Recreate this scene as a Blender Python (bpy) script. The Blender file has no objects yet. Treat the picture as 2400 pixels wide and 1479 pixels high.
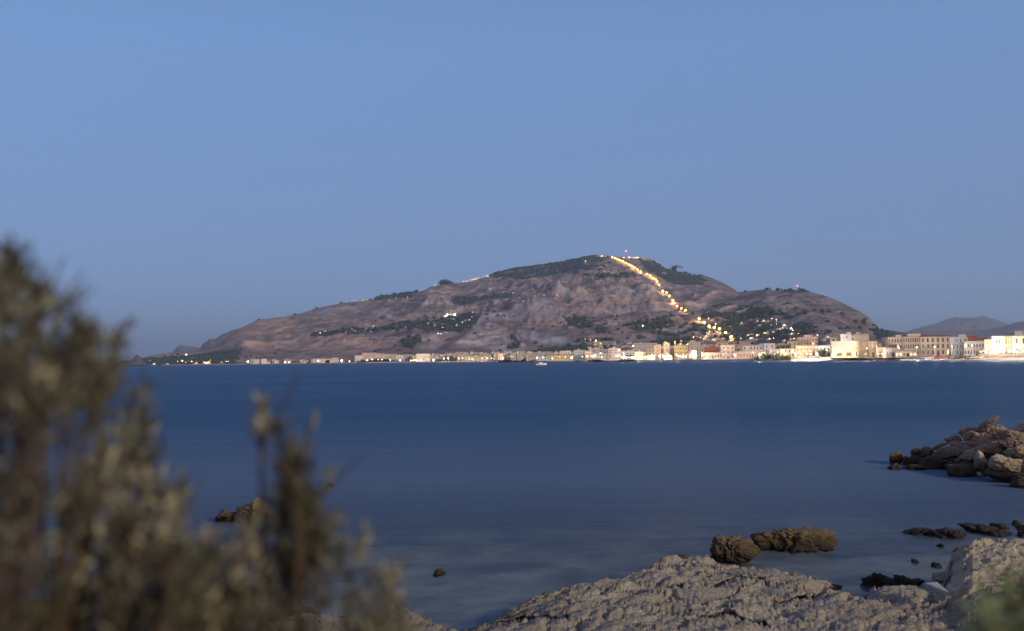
import bpy, bmesh, math, random
import numpy as np
from mathutils import Matrix, Vector, Euler

sc = bpy.context.scene
COL = sc.collection

# ------------------------------------------------------------------ camera
CAMZ = 4.0
F = 2400 * 35 / 36.0
PITCH = math.radians(2.55); ROLL = math.radians(0.75)
fwd = Vector((0, math.cos(PITCH), math.sin(PITCH)))
up0 = Vector((0, -math.sin(PITCH), math.cos(PITCH)))
rt0 = Vector((1, 0, 0))
rt = rt0 * math.cos(ROLL) - up0 * math.sin(ROLL)
up = up0 * math.cos(ROLL) + rt0 * math.sin(ROLL)
cam = bpy.data.cameras.new('camera'); camo = bpy.data.objects.new('camera', cam); COL.objects.link(camo)
camo.matrix_world = Matrix(((rt.x, up.x, -fwd.x, 0), (rt.y, up.y, -fwd.y, 0), (rt.z, up.z, -fwd.z, CAMZ), (0, 0, 0, 1)))
cam.lens = 35; cam.sensor_width = 36; cam.clip_start = 0.05; cam.clip_end = 120000
cam.dof.use_dof = True; cam.dof.focus_distance = 28; cam.dof.aperture_fstop = 2.6
sc.camera = camo

# ------------------------------------------------------------------ world: dusk sky
SUN_EL, SUN_AZ = math.radians(21), math.radians(132)      # azimuth clockwise from +Y: behind the camera, to its right
sunv = Vector((math.sin(SUN_AZ) * math.cos(SUN_EL), math.cos(SUN_AZ) * math.cos(SUN_EL), math.sin(SUN_EL)))
world = bpy.data.worlds.new('World'); sc.world = world; world.use_nodes = True
wn = world.node_tree; wl = wn.links
for n in list(wn.nodes): wn.nodes.remove(n)
wout = wn.nodes.new('ShaderNodeOutputWorld')
sky = wn.nodes.new('ShaderNodeTexSky'); sky.sky_type = 'NISHITA'; sky.sun_disc = False
sky.sun_elevation = SUN_EL; sky.sun_rotation = SUN_AZ; sky.ozone_density = 5.0; sky.dust_density = 0.2
bg1 = wn.nodes.new('ShaderNodeBackground'); bg1.inputs[1].default_value = 0.012
wl.new(sky.outputs[0], bg1.inputs[0])
tc = wn.nodes.new('ShaderNodeTexCoord'); sx = wn.nodes.new('ShaderNodeSeparateXYZ'); wl.new(tc.outputs['Generated'], sx.inputs[0])
rmp = wn.nodes.new('ShaderNodeValToRGB'); wl.new(sx.outputs['Z'], rmp.inputs[0])
STOPS = [(0.0, (.185, .262, .475)), (0.05, (.183, .272, .49)), (0.14, (.165, .265, .49)), (0.30, (.155, .275, .53)), (0.5, (.10, .20, .42)), (1.0, (.05, .11, .27))]
cr = rmp.color_ramp
while len(cr.elements) < len(STOPS): cr.elements.new(0.5)
for e, (p, c) in zip(cr.elements, STOPS): e.position = p; e.color = (*c, 1)
# the sky is a touch brighter to the left and pink over the sunset behind the viewer
ml = wn.nodes.new('ShaderNodeMapRange'); wl.new(sx.outputs['X'], ml.inputs[0])
ml.inputs[1].default_value = -.5; ml.inputs[2].default_value = .5; ml.inputs[3].default_value = 1.10; ml.inputs[4].default_value = 0.98
vm = wn.nodes.new('ShaderNodeVectorMath'); vm.operation = 'SCALE'; wl.new(rmp.outputs[0], vm.inputs[0]); wl.new(ml.outputs[0], vm.inputs['Scale'])
mp = wn.nodes.new('ShaderNodeMapRange'); wl.new(sx.outputs['Y'], mp.inputs[0])
mp.inputs[1].default_value = -0.2; mp.inputs[2].default_value = -1.0; mp.inputs[3].default_value = 0; mp.inputs[4].default_value = 1
gl = wn.nodes.new('ShaderNodeMixRGB'); wl.new(mp.outputs[0], gl.inputs[0]); wl.new(vm.outputs[0], gl.inputs[1]); gl.inputs[2].default_value = (.62, .40, .36, 1)
bg2 = wn.nodes.new('ShaderNodeBackground'); bg2.inputs[1].default_value = 1.0; wl.new(gl.outputs[0], bg2.inputs[0])
ad = wn.nodes.new('ShaderNodeAddShader'); wl.new(bg1.outputs[0], ad.inputs[0]); wl.new(bg2.outputs[0], ad.inputs[1]); wl.new(ad.outputs[0], wout.inputs[0])

sl = bpy.data.lights.new('sun', 'SUN'); sl.energy = 3.4; sl.angle = math.radians(4); sl.color = (1.0, .83, .59)
so = bpy.data.objects.new('sun', sl); COL.objects.link(so); so.rotation_euler = sunv.to_track_quat('Z', 'Y').to_euler()

vs = sc.view_settings; vs.view_transform = 'Standard'; vs.look = 'None'; vs.exposure = 0; vs.gamma = 1
sc.render.engine = 'CYCLES'; cy = sc.cycles
cy.use_denoising = True
try: cy.denoiser = 'OPENIMAGEDENOISE'
except Exception: pass
cy.max_bounces = 6; cy.diffuse_bounces = 2; cy.glossy_bounces = 2; cy.transparent_max_bounces = 12; cy.transmission_bounces = 2; cy.volume_bounces = 0
cy.sample_clamp_indirect = 3; cy.use_light_tree = True; cy.caustics_reflective = False; cy.caustics_refractive = False

# ------------------------------------------------------------------ helpers
def ray(px, py):
    d = fwd + rt * ((px - 1200) / F) - up * ((py - 739.5) / F)
    return d.normalized()
def H(px):                       # horizon row at column px
    lo, hi = 700., 1000.
    for _ in range(30):
        m = (lo + hi) / 2
        if ray(px, m).z > 0: lo = m
        else: hi = m
    return lo
def at_z(px, py, z):
    d = ray(px, py); t = (z - CAMZ) / d.z
    return Vector((0, 0, CAMZ)) + d * t
def at_d(px, py, dist):          # horizontal distance
    d = ray(px, py); t = dist / math.hypot(d.x, d.y)
    return Vector((0, 0, CAMZ)) + d * t
def interp(x, pts):
    return np.interp(x, [p[0] for p in pts], [p[1] for p in pts])

def hash3(i, j, k, s):
    n = (i.astype(np.int64) * 374761393 + j.astype(np.int64) * 668265263 + k.astype(np.int64) * 2147483647 + s * 974634777) & 0xffffffff
    n = ((n ^ (n >> 13)) * 1274126177) & 0xffffffff
    n = (n ^ (n >> 16)) & 0xffffffff
    n = (n * 2246822519) & 0xffffffff
    n = n ^ (n >> 15)
    return (n & 0xffffff) / float(0xffffff)
def vnoise(x, y, z, s=0):
    xi, yi, zi = np.floor(x), np.floor(y), np.floor(z)
    fx, fy, fz = x - xi, y - yi, z - zi
    fx, fy, fz = [f * f * (3 - 2 * f) for f in (fx, fy, fz)]
    r = 0
    for a in (0, 1):
        for b in (0, 1):
            for c in (0, 1):
                w = (fx if a else 1 - fx) * (fy if b else 1 - fy) * (fz if c else 1 - fz)
                r = r + w * hash3(xi + a, yi + b, zi + c, s)
    return r * 2 - 1
def fbm(x, y, z, o=5, s=0, g=.5, ridged=False):
    x, y, z = [np.asarray(v, float) for v in np.broadcast_arrays(x, y, z)]
    a, r, t = 1., 0, 0
    for i in range(o):
        n = vnoise(x, y, z, s + i * 17)
        if ridged: n = 1 - 2 * np.abs(n)
        r = r + a * n; t += a; a *= g; x, y, z = x * 2.03 + 5.1, y * 2.03 + 1.7, z * 2.03 + 9.2
    return r / t
def cellular(x, y, z, s=0):      # F1 distance
    xi, yi, zi = np.floor(x), np.floor(y), np.floor(z); best = np.full(np.shape(x), 9.)
    for a in (-1, 0, 1):
        for b in (-1, 0, 1):
            for c in (-1, 0, 1):
                i, j, k = xi + a, yi + b, zi + c
                dx = i + hash3(i, j, k, s) - x; dy = j + hash3(i, j, k, s + 5) - y; dz = k + hash3(i, j, k, s + 9) - z
                best = np.minimum(best, dx * dx + dy * dy + dz * dz)
    return np.sqrt(best)

def tag(o, label=None, cat=None, group=None, kind=None):
    if label: o['label'] = label
    if cat: o['category'] = cat
    if group: o['group'] = group
    if kind: o['kind'] = kind
    return o
def empty(name, loc=(0, 0, 0), rz=0, label=None, cat=None, group=None):
    o = bpy.data.objects.new(name, None); COL.objects.link(o); o.location = loc; o.rotation_euler = (0, 0, rz); o.empty_display_size = .2
    return tag(o, label, cat, group)
def mkmesh(name, V, Fc, mats=(), smooth=False, midx=None, col=None):
    me = bpy.data.meshes.new(name); me.from_pydata([tuple(v) for v in V] if not isinstance(V, np.ndarray) else V.tolist(), [], Fc if not isinstance(Fc, np.ndarray) else Fc.tolist())
    for m in mats: me.materials.append(m)
    if midx is not None: me.polygons.foreach_set('material_index', np.asarray(midx, 'i'))
    if smooth: me.polygons.foreach_set('use_smooth', np.ones(len(me.polygons), bool))
    if col is not None:
        a = me.color_attributes.new('Col', 'FLOAT_COLOR', 'POINT'); c = np.ones((len(me.vertices), 4), 'f'); c[:, :3] = col; a.data.foreach_set('color', c.ravel())
    me.update(); return me
def link(name, me, parent=None, loc=(0, 0, 0), rz=0):
    o = bpy.data.objects.new(name, me); COL.objects.link(o); o.parent = parent; o.location = loc; o.rotation_euler = (0, 0, rz); return o
def copy_tree(o, parent=None):
    c = o.copy(); COL.objects.link(c); c.parent = parent
    for ch in o.children: copy_tree(ch, c)
    return c
class MB:
    def __init__(s): s.v = []; s.f = []; s.m = []
    def box(s, x0, x1, y0, y1, z0, z1, mi=0):
        b = len(s.v); s.v += [(x0, y0, z0), (x1, y0, z0), (x1, y1, z0), (x0, y1, z0), (x0, y0, z1), (x1, y0, z1), (x1, y1, z1), (x0, y1, z1)]
        s.f += [(b, b+3, b+2, b+1), (b+4, b+5, b+6, b+7), (b, b+1, b+5, b+4), (b+1, b+2, b+6, b+5), (b+2, b+3, b+7, b+6), (b+3, b, b+4, b+7)]; s.m += [mi]*6
        return s
    def gable(s, x0, x1, y0, y1, z0, z1, mi=0):          # ridge along x
        b = len(s.v); ym = (y0+y1)/2
        s.v += [(x0, y0, z0), (x1, y0, z0), (x1, y1, z0), (x0, y1, z0), (x0, ym, z1), (x1, ym, z1)]
        s.f += [(b, b+3, b+2, b+1), (b, b+1, b+5, b+4), (b+2, b+3, b+4, b+5), (b+1, b+2, b+5), (b+3, b, b+4)]; s.m += [mi]*5
        return s
    def pyr(s, x0, x1, y0, y1, z0, z1, mi=0):
        b = len(s.v); s.v += [(x0, y0, z0), (x1, y0, z0), (x1, y1, z0), (x0, y1, z0), ((x0+x1)/2, (y0+y1)/2, z1)]
        s.f += [(b, b+3, b+2, b+1), (b, b+1, b+4), (b+1, b+2, b+4), (b+2, b+3, b+4), (b+3, b, b+4)]; s.m += [mi]*5
        return s
    def tube(s, pts, rads, n=6, mi=0, cap=True):
        b = len(s.v); pts = [Vector(p) for p in pts]
        for i, (p, r) in enumerate(zip(pts, rads)):
            d = (pts[min(i+1, len(pts)-1)] - pts[max(i-1, 0)]).normalized()
            u = d.cross(Vector((.3, 1, .2))); u = u.normalized() if u.length > 1e-4 else Vector((1, 0, 0)); w = d.cross(u)
            for k in range(n):
                a = 2*math.pi*k/n; q = p + (u*math.cos(a) + w*math.sin(a))*r; s.v.append(tuple(q))
        for i in range(len(pts)-1):
            for k in range(n):
                a0 = b+i*n+k; a1 = b+i*n+(k+1) % n; s.f.append((a0, a1, a1+n, a0+n)); s.m.append(mi)
        if cap:
            s.f.append(tuple(b+k for k in range(n))[::-1]); s.f.append(tuple(b+(len(pts)-1)*n+k for k in range(n))); s.m += [mi, mi]
        return s
    def ball(s, c, r, mi=0, seg=8, rings=5):
        b = len(s.v); c = Vector(c)
        for i in range(1, rings):
            th = math.pi*i/rings
            for k in range(seg):
                a = 2*math.pi*k/seg; s.v.append((c.x+r*math.sin(th)*math.cos(a), c.y+r*math.sin(th)*math.sin(a), c.z+r*math.cos(th)))
        t = len(s.v); s.v += [(c.x, c.y, c.z+r), (c.x, c.y, c.z-r)]
        for i in range(rings-2):
            for k in range(seg):
                a0 = b+i*seg+k; a1 = b+i*seg+(k+1) % seg; s.f.append((a0, a0+seg, a1+seg, a1)); s.m.append(mi)
        for k in range(seg):
            k1 = (k+1) % seg; s.f.append((t, b+k, b+k1)); s.f.append((t+1, b+(rings-2)*seg+k1, b+(rings-2)*seg+k)); s.m += [mi, mi]
        return s
    def mesh(s, name, mats, smooth=False, col=None):
        return mkmesh(name, s.v, s.f, mats, smooth, s.m, col)

# ------------------------------------------------------------------ materials
def mat(name, color=(.5, .5, .5), rough=.8, noise=None, bump=None, spec=.3, attr=False, metal=0):
    """principled with optional object-space colour mottling and bump"""
    m = bpy.data.materials.new(name); m.use_nodes = True; nt = m.node_tree; L = nt.links; p = nt.nodes['Principled BSDF']
    p.inputs['Roughness'].default_value = rough; p.inputs['Specular IOR Level'].default_value = spec; p.inputs['Metallic'].default_value = metal
    p.inputs['Base Color'].default_value = (*color, 1)
    src = None
    if attr:
        a = nt.nodes.new('ShaderNodeAttribute'); a.attribute_name = 'Col'; src = a.outputs['Color']
    t = nt.nodes.new('ShaderNodeTexCoord')
    if noise:
        sc_, lo, hi = noise
        n = nt.nodes.new('ShaderNodeTexNoise'); n.inputs['Scale'].default_value = sc_; n.inputs['Detail'].default_value = 8; n.inputs['Roughness'].default_value = .65
        L.new(t.outputs['Object'], n.inputs['Vector'])
        r = nt.nodes.new('ShaderNodeMapRange'); r.inputs[1].default_value = .3; r.inputs[2].default_value = .7; r.inputs[3].default_value = lo; r.inputs[4].default_value = hi
        L.new(n.outputs[0], r.inputs[0])
        v = nt.nodes.new('ShaderNodeVectorMath'); v.operation = 'SCALE'; L.new(r.outputs[0], v.inputs['Scale'])
        if src: L.new(src, v.inputs[0])
        else: v.inputs[0].default_value = color
        src = v.outputs[0]
    if src: L.new(src, p.inputs['Base Color'])
    if bump:
        sc_, st, dist = bump
        n = nt.nodes.new('ShaderNodeTexNoise'); n.inputs['Scale'].default_value = sc_; n.inputs['Detail'].default_value = 10; n.inputs['Roughness'].default_value = .7
        L.new(t.outputs['Object'], n.inputs['Vector'])
        b = nt.nodes.new('ShaderNodeBump'); b.inputs['Strength'].default_value = st; b.inputs['Distance'].default_value = dist
        L.new(n.outputs[0], b.inputs['Height']); L.new(b.outputs[0], p.inputs['Normal'])
    return m
def emis(name, color, s):
    m = bpy.data.materials.new(name); m.use_nodes = True; p = m.node_tree.nodes['Principled BSDF']
    p.inputs['Base Color'].default_value = (*color, 1); p.inputs['Emission Color'].default_value = (*color, 1); p.inputs['Emission Strength'].default_value = s
    return m
M_WARM = emis('lamp_glass_warm', (1, .60, .24), 22); M_WHITE = emis('lamp_glass_white', (1, .84, .58), 26); M_AMBER = emis('lamp_glass_amber', (1, .46, .09), 12); M_RED = emis('beacon_red', (1, .12, .1), 8)
M_COOL = emis('lamp_glass_cool', (.85, .95, 1), 16)
M_TERR = mat('hill_ground', attr=True, rough=.95, noise=(.012, .72, 1.28), bump=(.03, .5, 12), spec=.1)
M_METAL = mat('galvanised_metal', (.25, .25, .27), .5, spec=.5); M_WIN = mat('window_glass', (.035, .04, .055), .25, spec=.5)
M_WINL = emis('window_lit', (1, .7, .35), 2.2); M_ROOF = mat('flat_roof', (.22, .2, .2), .9, noise=(.3, .8, 1.2)); M_TILE = mat('red_roof_tiles', (.30, .075, .05), .9, noise=(.5, .8, 1.2))
M_SHUT = mat('window_shutter', (.16, .11, .085), .7)

# ------------------------------------------------------------------ terrain
HAZE = 4.3e-5
AZ0, AZ1 = math.radians(-40), math.radians(40)
SHORE = [(-400, 7000), (0, 5600), (150, 5200), (300, 4600), (600, 3300), (800, 2800), (1000, 2300), (1200, 1850), (1400, 1450), (1600, 1150), (1800, 930), (2000, 800), (2200, 670), (2400, 590), (2700, 520)]
def px2az(px): d = ray(px, H(px)); return math.atan2(d.x, d.y)
_pxs = np.linspace(-900, 3300, 200); _azs = np.array([px2az(p) for p in _pxs])
def az2px(a): return np.interp(a, _azs, _pxs)
def project(P):
    P = P - np.array([0, 0, CAMZ]); z = P @ np.array(fwd); x = P @ np.array(rt); y = P @ np.array(up)
    return 1200 + F * x / z, 739.5 - F * y / z
def inpoly(px, py, poly):
    r = np.zeros(px.shape, bool); n = len(poly); j = n - 1
    for i in range(n):
        xi, yi = poly[i]; xj, yj = poly[j]
        c = ((yi > py) != (yj > py)) & (px < (xj - xi) * (py - yi) / ((yj - yi) if yj != yi else 1e-9) + xi); r ^= c; j = i
    return r
def seg_dist(px, py, pts):
    d = np.full(px.shape, 1e9)
    for (x0, y0), (x1, y1) in zip(pts, pts[1:]):
        t = np.clip(((px - x0)*(x1-x0) + (py-y0)*(y1-y0)) / ((x1-x0)**2+(y1-y0)**2), 0, 1)
        d = np.minimum(d, np.hypot(px - x0 - t*(x1-x0), py - y0 - t*(y1-y0)))
    return d
def smooth(x, a, b): t = np.clip((x-a)/(b-a), 0, 1); return t*t*(3-2*t)

def polymask(px, py, poly, soft=3.0):
    d = seg_dist(px, py, poly + [poly[0]]); d = np.where(inpoly(px, py, poly), d, -d)
    return smooth(d, -soft, soft)

class Terrain:
    """polar height field: shoreline (or foot) -> crest -> back slope"""
    def __init__(s, px0, px1, cols, R0, R1, sil, foot_z, shape=1.25, rows=220, back=1500, pre=None, amp=1., seed=0, edge_taper=True, wl=900.):
        az = np.linspace(px2az(px0), px2az(px1), cols); pxc = az2px(az)
        r0 = interp(pxc, R0); r1 = interp(pxc, R1)
        # crest elevation from the traced outline
        silpx = np.array([p[0] for p in sil], float); silpy = np.array([p[1] for p in sil], float)
        aa, ee = [], []
        for X, Y in zip(silpx, silpy):
            d = ray(X, Y); aa.append(math.atan2(d.x, d.y)); ee.append(d.z / math.hypot(d.x, d.y))
        e1 = np.interp(az, aa, ee)
        e1 = e1 + (fbm(az*500, seed+.5, 0, 4, seed) * .00035)
        tf = np.linspace(0, 1, rows) ** 1.0; nb = 24
        tb = np.linspace(0, 1, nb + 1)[1:]
        npre = 0
        rs = []; zs = []
        z1 = CAMZ + e1 * r1
        t2 = tf[None, :]
        r = r0[:, None] + (r1 - r0)[:, None] * t2
        A2 = np.repeat(az[:, None], rows, 1)
        X = r*np.sin(A2); Y = r*np.cos(A2)
        kk = np.exp(-(np.arange(-45, 46)/20.)**2); kk /= kk.sum(); zsm = np.convolve(np.pad(z1, 45, 'edge'), kk, 'valid'); zb_ = zsm[:, None] + (z1-zsm)[:, None]*t2**7
        base = foot_z + (zb_ - foot_z) * t2 ** shape
        env = np.clip(t2 * (1 - t2) * 4, 0, 1) ** .8
        hh = np.clip(z1 / 500, .05, 1.3)[:, None]
        n = fbm(X/wl, Y/wl, seed, 7, seed+3, .55, True) * 105 + fbm(X/300., Y/300., seed, 6, seed+8, .6, True) * 38
        base = base + n * env * hh * amp
        esm = (zsm-CAMZ)/r1; lim = CAMZ + ((esm[:, None] + (e1-esm)[:, None]*t2**7) * (1 - .02*(1-t2))) * r
        base = np.where(t2 < 1, np.minimum(base, lim), base)
        base = np.maximum(base, foot_z + (t2*4))
        s.crestfix = None
        if pre is not None:               # coast: waterline and lowland in front of the foot
            rw, zp, k = pre; rw = interp(pxc, rw); k1 = k
            tp = np.linspace(0, 1, k1)[None, :-1]
            # first two rows are the sloping embankment
            rp = rw[:, None] + 0*tp; zp_ = 0*rp
            bank = interp(pxc, [(300, 60), (1000, 45), (1400, 30), (2000, 26), (2400, 24)])[:, None]
            dist = np.concatenate([[-8, 0, .25, .5, .75, 1], 1 + (np.linspace(0, 1, k1-5)[1:-1]) ** 1.5])
            rp = np.where(dist[None, :] <= 1, rw[:, None] + np.minimum(dist, 1)[None, :]*bank, (rw[:, None]+bank) + (r0[:, None]-rw[:, None]-bank) * np.clip(dist-1, 0, 1)[None, :])
            zz = np.where(dist <= 1, np.where(dist < 0, -3., .05 + 2.7*np.clip(dist, 0, 1)**.8), 2.8 + (foot_z-2.8)*np.clip(dist-1, 0, 1))
            zp_ = np.repeat(zz[None, :], cols, 0)
            r = np.concatenate([rp, r], 1); base = np.concatenate([zp_, base], 1); npre = rp.shape[1]
        rb = r1[:, None] + back * tb[None, :]; zb = z1[:, None] + (-30 - z1[:, None]) * tb[None, :] ** 1.3
        zb = np.minimum(zb, z1[:, None])
        r = np.concatenate([r, rb], 1); base = np.concatenate([base, zb], 1)
        A2 = np.repeat(az[:, None], r.shape[1], 1)
        s.az = az; s.r = r; s.z = base; s.shape = r.shape; s.npre = npre; s.rows = rows
        s.P = np.stack([r*np.sin(A2), r*np.cos(A2), base], -1)
        s.E = (base - CAMZ) / r
        s.px, s.py = project(s.P.reshape(-1, 3)); s.px = s.px.reshape(s.shape); s.py = s.py.reshape(s.shape)
        s.T = np.concatenate([np.full((cols, npre), -1.), np.repeat(tf[None, :], cols, 0), np.full((cols, nb), 2.)], 1)
    def bump_z(s, dz):
        s.z = s.z + dz; s.P[..., 2] = s.z; s.E = (s.z - CAMZ) / s.r
        px, py = project(s.P.reshape(-1, 3)); s.px = px.reshape(s.shape); s.py = py.reshape(s.shape)
    def hit(s, px, py):
        d = ray(px, py); a = math.atan2(d.x, d.y); e = d.z / math.hypot(d.x, d.y)
        c = int(np.clip(round((a - s.az[0]) / (s.az[1] - s.az[0])), 0, len(s.az)-1))
        last = s.npre + s.rows; k0 = 2 if s.npre else 0
        w = np.nonzero(s.E[c, k0:last] >= e)[0]
        if not len(w):
            k = int(np.argmax(s.E[c, :last])); rr = s.r[c, k]; zz = s.z[c, k]
        else:
            k = w[0] + k0
            if k > k0:
                f = (e - s.E[c, k-1]) / max(1e-9, s.E[c, k]-s.E[c, k-1]); rr = s.r[c, k-1] + f*(s.r[c, k]-s.r[c, k-1]); zz = s.z[c, k-1] + f*(s.z[c, k]-s.z[c, k-1])
            else: rr = s.r[c, k]; zz = s.z[c, k]
        return Vector((rr*math.sin(a), rr*math.cos(a), zz))
    def ground(s, x, y):
        a = math.atan2(x, y); rr = math.hypot(x, y)
        c = int(np.clip(round((a - s.az[0]) / (s.az[1] - s.az[0])), 0, len(s.az)-1))
        return float(np.interp(rr, s.r[c], s.z[c]))
    def build(s, name, col):
        c, n = s.shape; I = np.arange(c*n).reshape(c, n)
        fc = np.stack([I[:-1, :-1], I[1:, :-1], I[1:, 1:], I[:-1, 1:]], -1).reshape(-1, 4)
        me = mkmesh(name, s.P.reshape(-1, 3), fc, [M_TERR], True, None, col.reshape(-1, 3))
        o = link(name, me); return tag(o, kind='structure')

SIL_A = [(-900, 1000), (150, 862), (262, 858), (272, 851), (300, 848), (325, 848), (340, 837), (352, 833), (400, 827), (445, 823), (480, 817), (500, 814), (520, 800), (540, 785), (560, 771), (600, 752), (606, 748), (625, 748), (700, 737), (740, 723), (800, 711), (880, 701), (960, 691), (985, 684), (1010, 673), (1040, 665), (1100, 661), (1150, 646), (1170, 638), (1200, 631), (1280, 621), (1340, 609), (1380, 602), (1410, 598), (1450, 602), (1480, 605), (1520, 607), (1526, 606), (1533, 615), (1560, 629), (1600, 641), (1640, 650), (1684, 669), (1731, 686), (1745, 684), (1790, 678), (1830, 682), (1870, 681), (1900, 685), (1930, 692), (1960, 703), (2000, 722), (2020, 733), (2040, 747), (2052, 762), (2066, 778), (2080, 790), (2110, 806), (2160, 822), (2700, 828)]
FOOT = [(-400, 7400), (300, 4900), (600, 4300), (900, 3800), (1300, 3500), (1700, 3200), (2100, 2600), (2700, 2400)]
CRE = [(-400, 7900), (262, 5300), (330, 5600), (500, 6200), (700, 6700), (1000, 6900), (1400, 7200), (1540, 7200), (1640, 6700), (1735, 5700), (1800, 5100), (1900, 4700), (2100, 3900), (2700, 4000)]
main = Terrain(-330, 2700, 1150, FOOT, CRE, SIL_A, 8, 1.18, 250, 1800, (SHORE, 2.8, 26), 1.0, 11)
hillb = main

# crests and cliffs: the ground rises to the line and falls away just behind it
def crest(T, pts, A, L=26., back=7.):
    xs = np.array([p[0] for p in pts]); ys = np.array([p[1] for p in pts])
    yl = np.interp(T.px, xs, ys); ins = smooth(T.px, xs[0], xs[0]+50) * (1 - smooth(T.px, xs[-1]-50, xs[-1])) * (T.T >= 0) * (T.T <= 1)
    q = yl - T.py                              # >0 above the line
    d = np.where(q < 0, np.exp(q / L), np.exp(-q / back)) * ins * A
    T.bump_z(d * T.r / F)
crest(main, [(1060, 812), (1085, 790), (1112, 768), (1128, 742), (1200, 735), (1260, 740), (1330, 752), (1400, 775)], 6, 30, 5)
crest(main, [(1150, 722), (1190, 712), (1225, 700), (1270, 700), (1310, 722), (1340, 745)], 4.5, 22, 6)
crest(main, [(540, 800), (620, 793), (700, 788), (770, 786), (840, 790), (885, 812)], 3.5, 12, 6)
crest(main, [(340, 838), (430, 829), (520, 824), (560, 812)], 1.5, 12, 6)
crest(main, [(700, 748), (780, 738), (860, 728), (900, 725), (1000, 730)], 3, 16, 8)
crest(main, [(985, 812), (1000, 792), (1020, 782), (1040, 800)], 4, 22, 4)
crest(main, [(1290, 800), (1340, 782), (1400, 768), (1450, 782), (1480, 806)], 3, 20, 6)
crest(main, [(1300, 660), (1380, 640), (1470, 648), (1560, 670)], 3, 18, 9)
crest(main, [(1440, 800), (1500, 780), (1560, 768), (1640, 775), (1700, 790)], 2.5, 18, 6)
crest(main, [(1180, 668), (1240, 655), (1300, 650), (1350, 668)], 2.5, 15, 8)
crest(hillb, [(1760, 760), (1800, 728), (1850, 700), (1880, 715), (1930, 770)], 3, 25, 7)

BROWN = np.array([.175, .133, .145]); DRY = np.array([.30, .215, .185]); GREY = np.array([.26, .24, .26]); VEG = np.array([.034, .044, .046]); ORANGE = np.array([.40, .27, .215]); PALE = np.array([.43, .375, .35]); DUSK = np.array([.075, .07, .09])
VEGP = [[(1148, 645), (1200, 629), (1280, 619), (1340, 607), (1400, 599), (1440, 604), (1380, 616), (1300, 630), (1230, 645), (1240, 655), (1180, 655), (1150, 650)],
        [(1230, 652), (1320, 628), (1380, 618), (1420, 625), (1415, 634), (1360, 632), (1280, 646)],
        [(1500, 608), (1535, 612), (1600, 638), (1660, 655), (1640, 662), (1600, 664), (1560, 655), (1510, 632)],
        [(715, 782), (800, 775), (880, 763), (960, 752), (1000, 750), (1010, 762), (930, 774), (850, 780), (730, 786)],
        [(1020, 754), (1060, 740), (1110, 738), (1128, 740), (1110, 765), (1080, 775), (980, 773), (1000, 762)],
        [(1480, 748), (1560, 732), (1620, 745), (1650, 775), (1600, 790), (1520, 782), (1470, 768)],
        [(1640, 745), (1700, 715), (1800, 722), (1850, 738), (1900, 762), (1960, 790), (1930, 806), (1740, 806), (1640, 780)],
        [(1200, 832), (1230, 826), (1300, 817), (1360, 810), (1420, 812), (1440, 830), (1300, 834)],
        [(1355, 799), (1400, 794), (1440, 797), (1450, 806), (1350, 804)],
        [(1520, 806), (1560, 794), (1640, 792), (1660, 806), (1540, 815)],
        [(890, 697), (975, 692), (960, 700), (890, 705)],
        [(270, 856), (380, 842), (480, 834), (560, 822), (550, 850), (300, 858)],
        [(940, 795), (975, 783), (990, 790), (965, 822), (948, 812)],
        [(1060, 700), (1130, 690), (1200, 686), (1180, 698), (1100, 712), (1060, 712)],
        [(1320, 740), (1360, 735), (1420, 765), (1440, 785), (1400, 782), (1340, 762)],
        [(1330, 640), (1400, 642), (1500, 644), (1490, 652), (1400, 650)],
        [(1560, 655), (1640, 662), (1660, 672), (1580, 668)],
        [(1180, 815), (1200, 780), (1215, 815)],
        [(2040, 775), (2120, 774), (2160, 790), (2060, 800)]]
ROCKP = [([(540, 775), (600, 755), (680, 750), (700, 765), (650, 785), (590, 790), (545, 800)], ORANGE*.85),
         ([(558, 806), (590, 800), (640, 806), (700, 812), (760, 790), (800, 785), (860, 792), (885, 810), (850, 815), (780, 812), (700, 820), (600, 826)], ORANGE),
         ([(340, 838), (440, 828), (510, 828), (480, 838), (360, 846)], PALE*.7),
         ([(965, 815), (1000, 790), (1025, 784), (1030, 805), (1020, 820)], PALE),
         ([(1060, 808), (1090, 780), (1115, 762), (1160, 760), (1200, 780), (1230, 812), (1200, 830), (1120, 812)], PALE*.95),
         ([(1125, 768), (1128, 738), (1200, 732), (1260, 738), (1250, 748), (1150, 752)], GREY*1.15),
         ([(1180, 735), (1225, 698), (1270, 697), (1310, 725), (1330, 745), (1240, 740)], GREY*.95),
         ([(1200, 770), (1300, 785), (1370, 805), (1330, 812), (1240, 805)], GREY*1.05),
         ([(860, 745), (880, 728), (920, 726), (915, 742), (875, 750)], PALE*.85),
         ([(700, 745), (760, 728), (860, 722), (850, 732), (760, 742)], GREY*.95),
         ([(1440, 672), (1520, 668), (1560, 672), (1480, 690)], GREY),
         ([(1800, 750), (1850, 700), (1870, 705), (1890, 750), (1920, 770), (1860, 760)], PALE*.62),
         ([(1900, 770), (1930, 745), (1960, 765), (1990, 800), (1950, 800)], PALE*.6),
         ([(1042, 738), (1050, 727), (1065, 722), (1081, 729), (1078, 737), (1060, 741)], np.array([.6, .5, .34]))]
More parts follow.
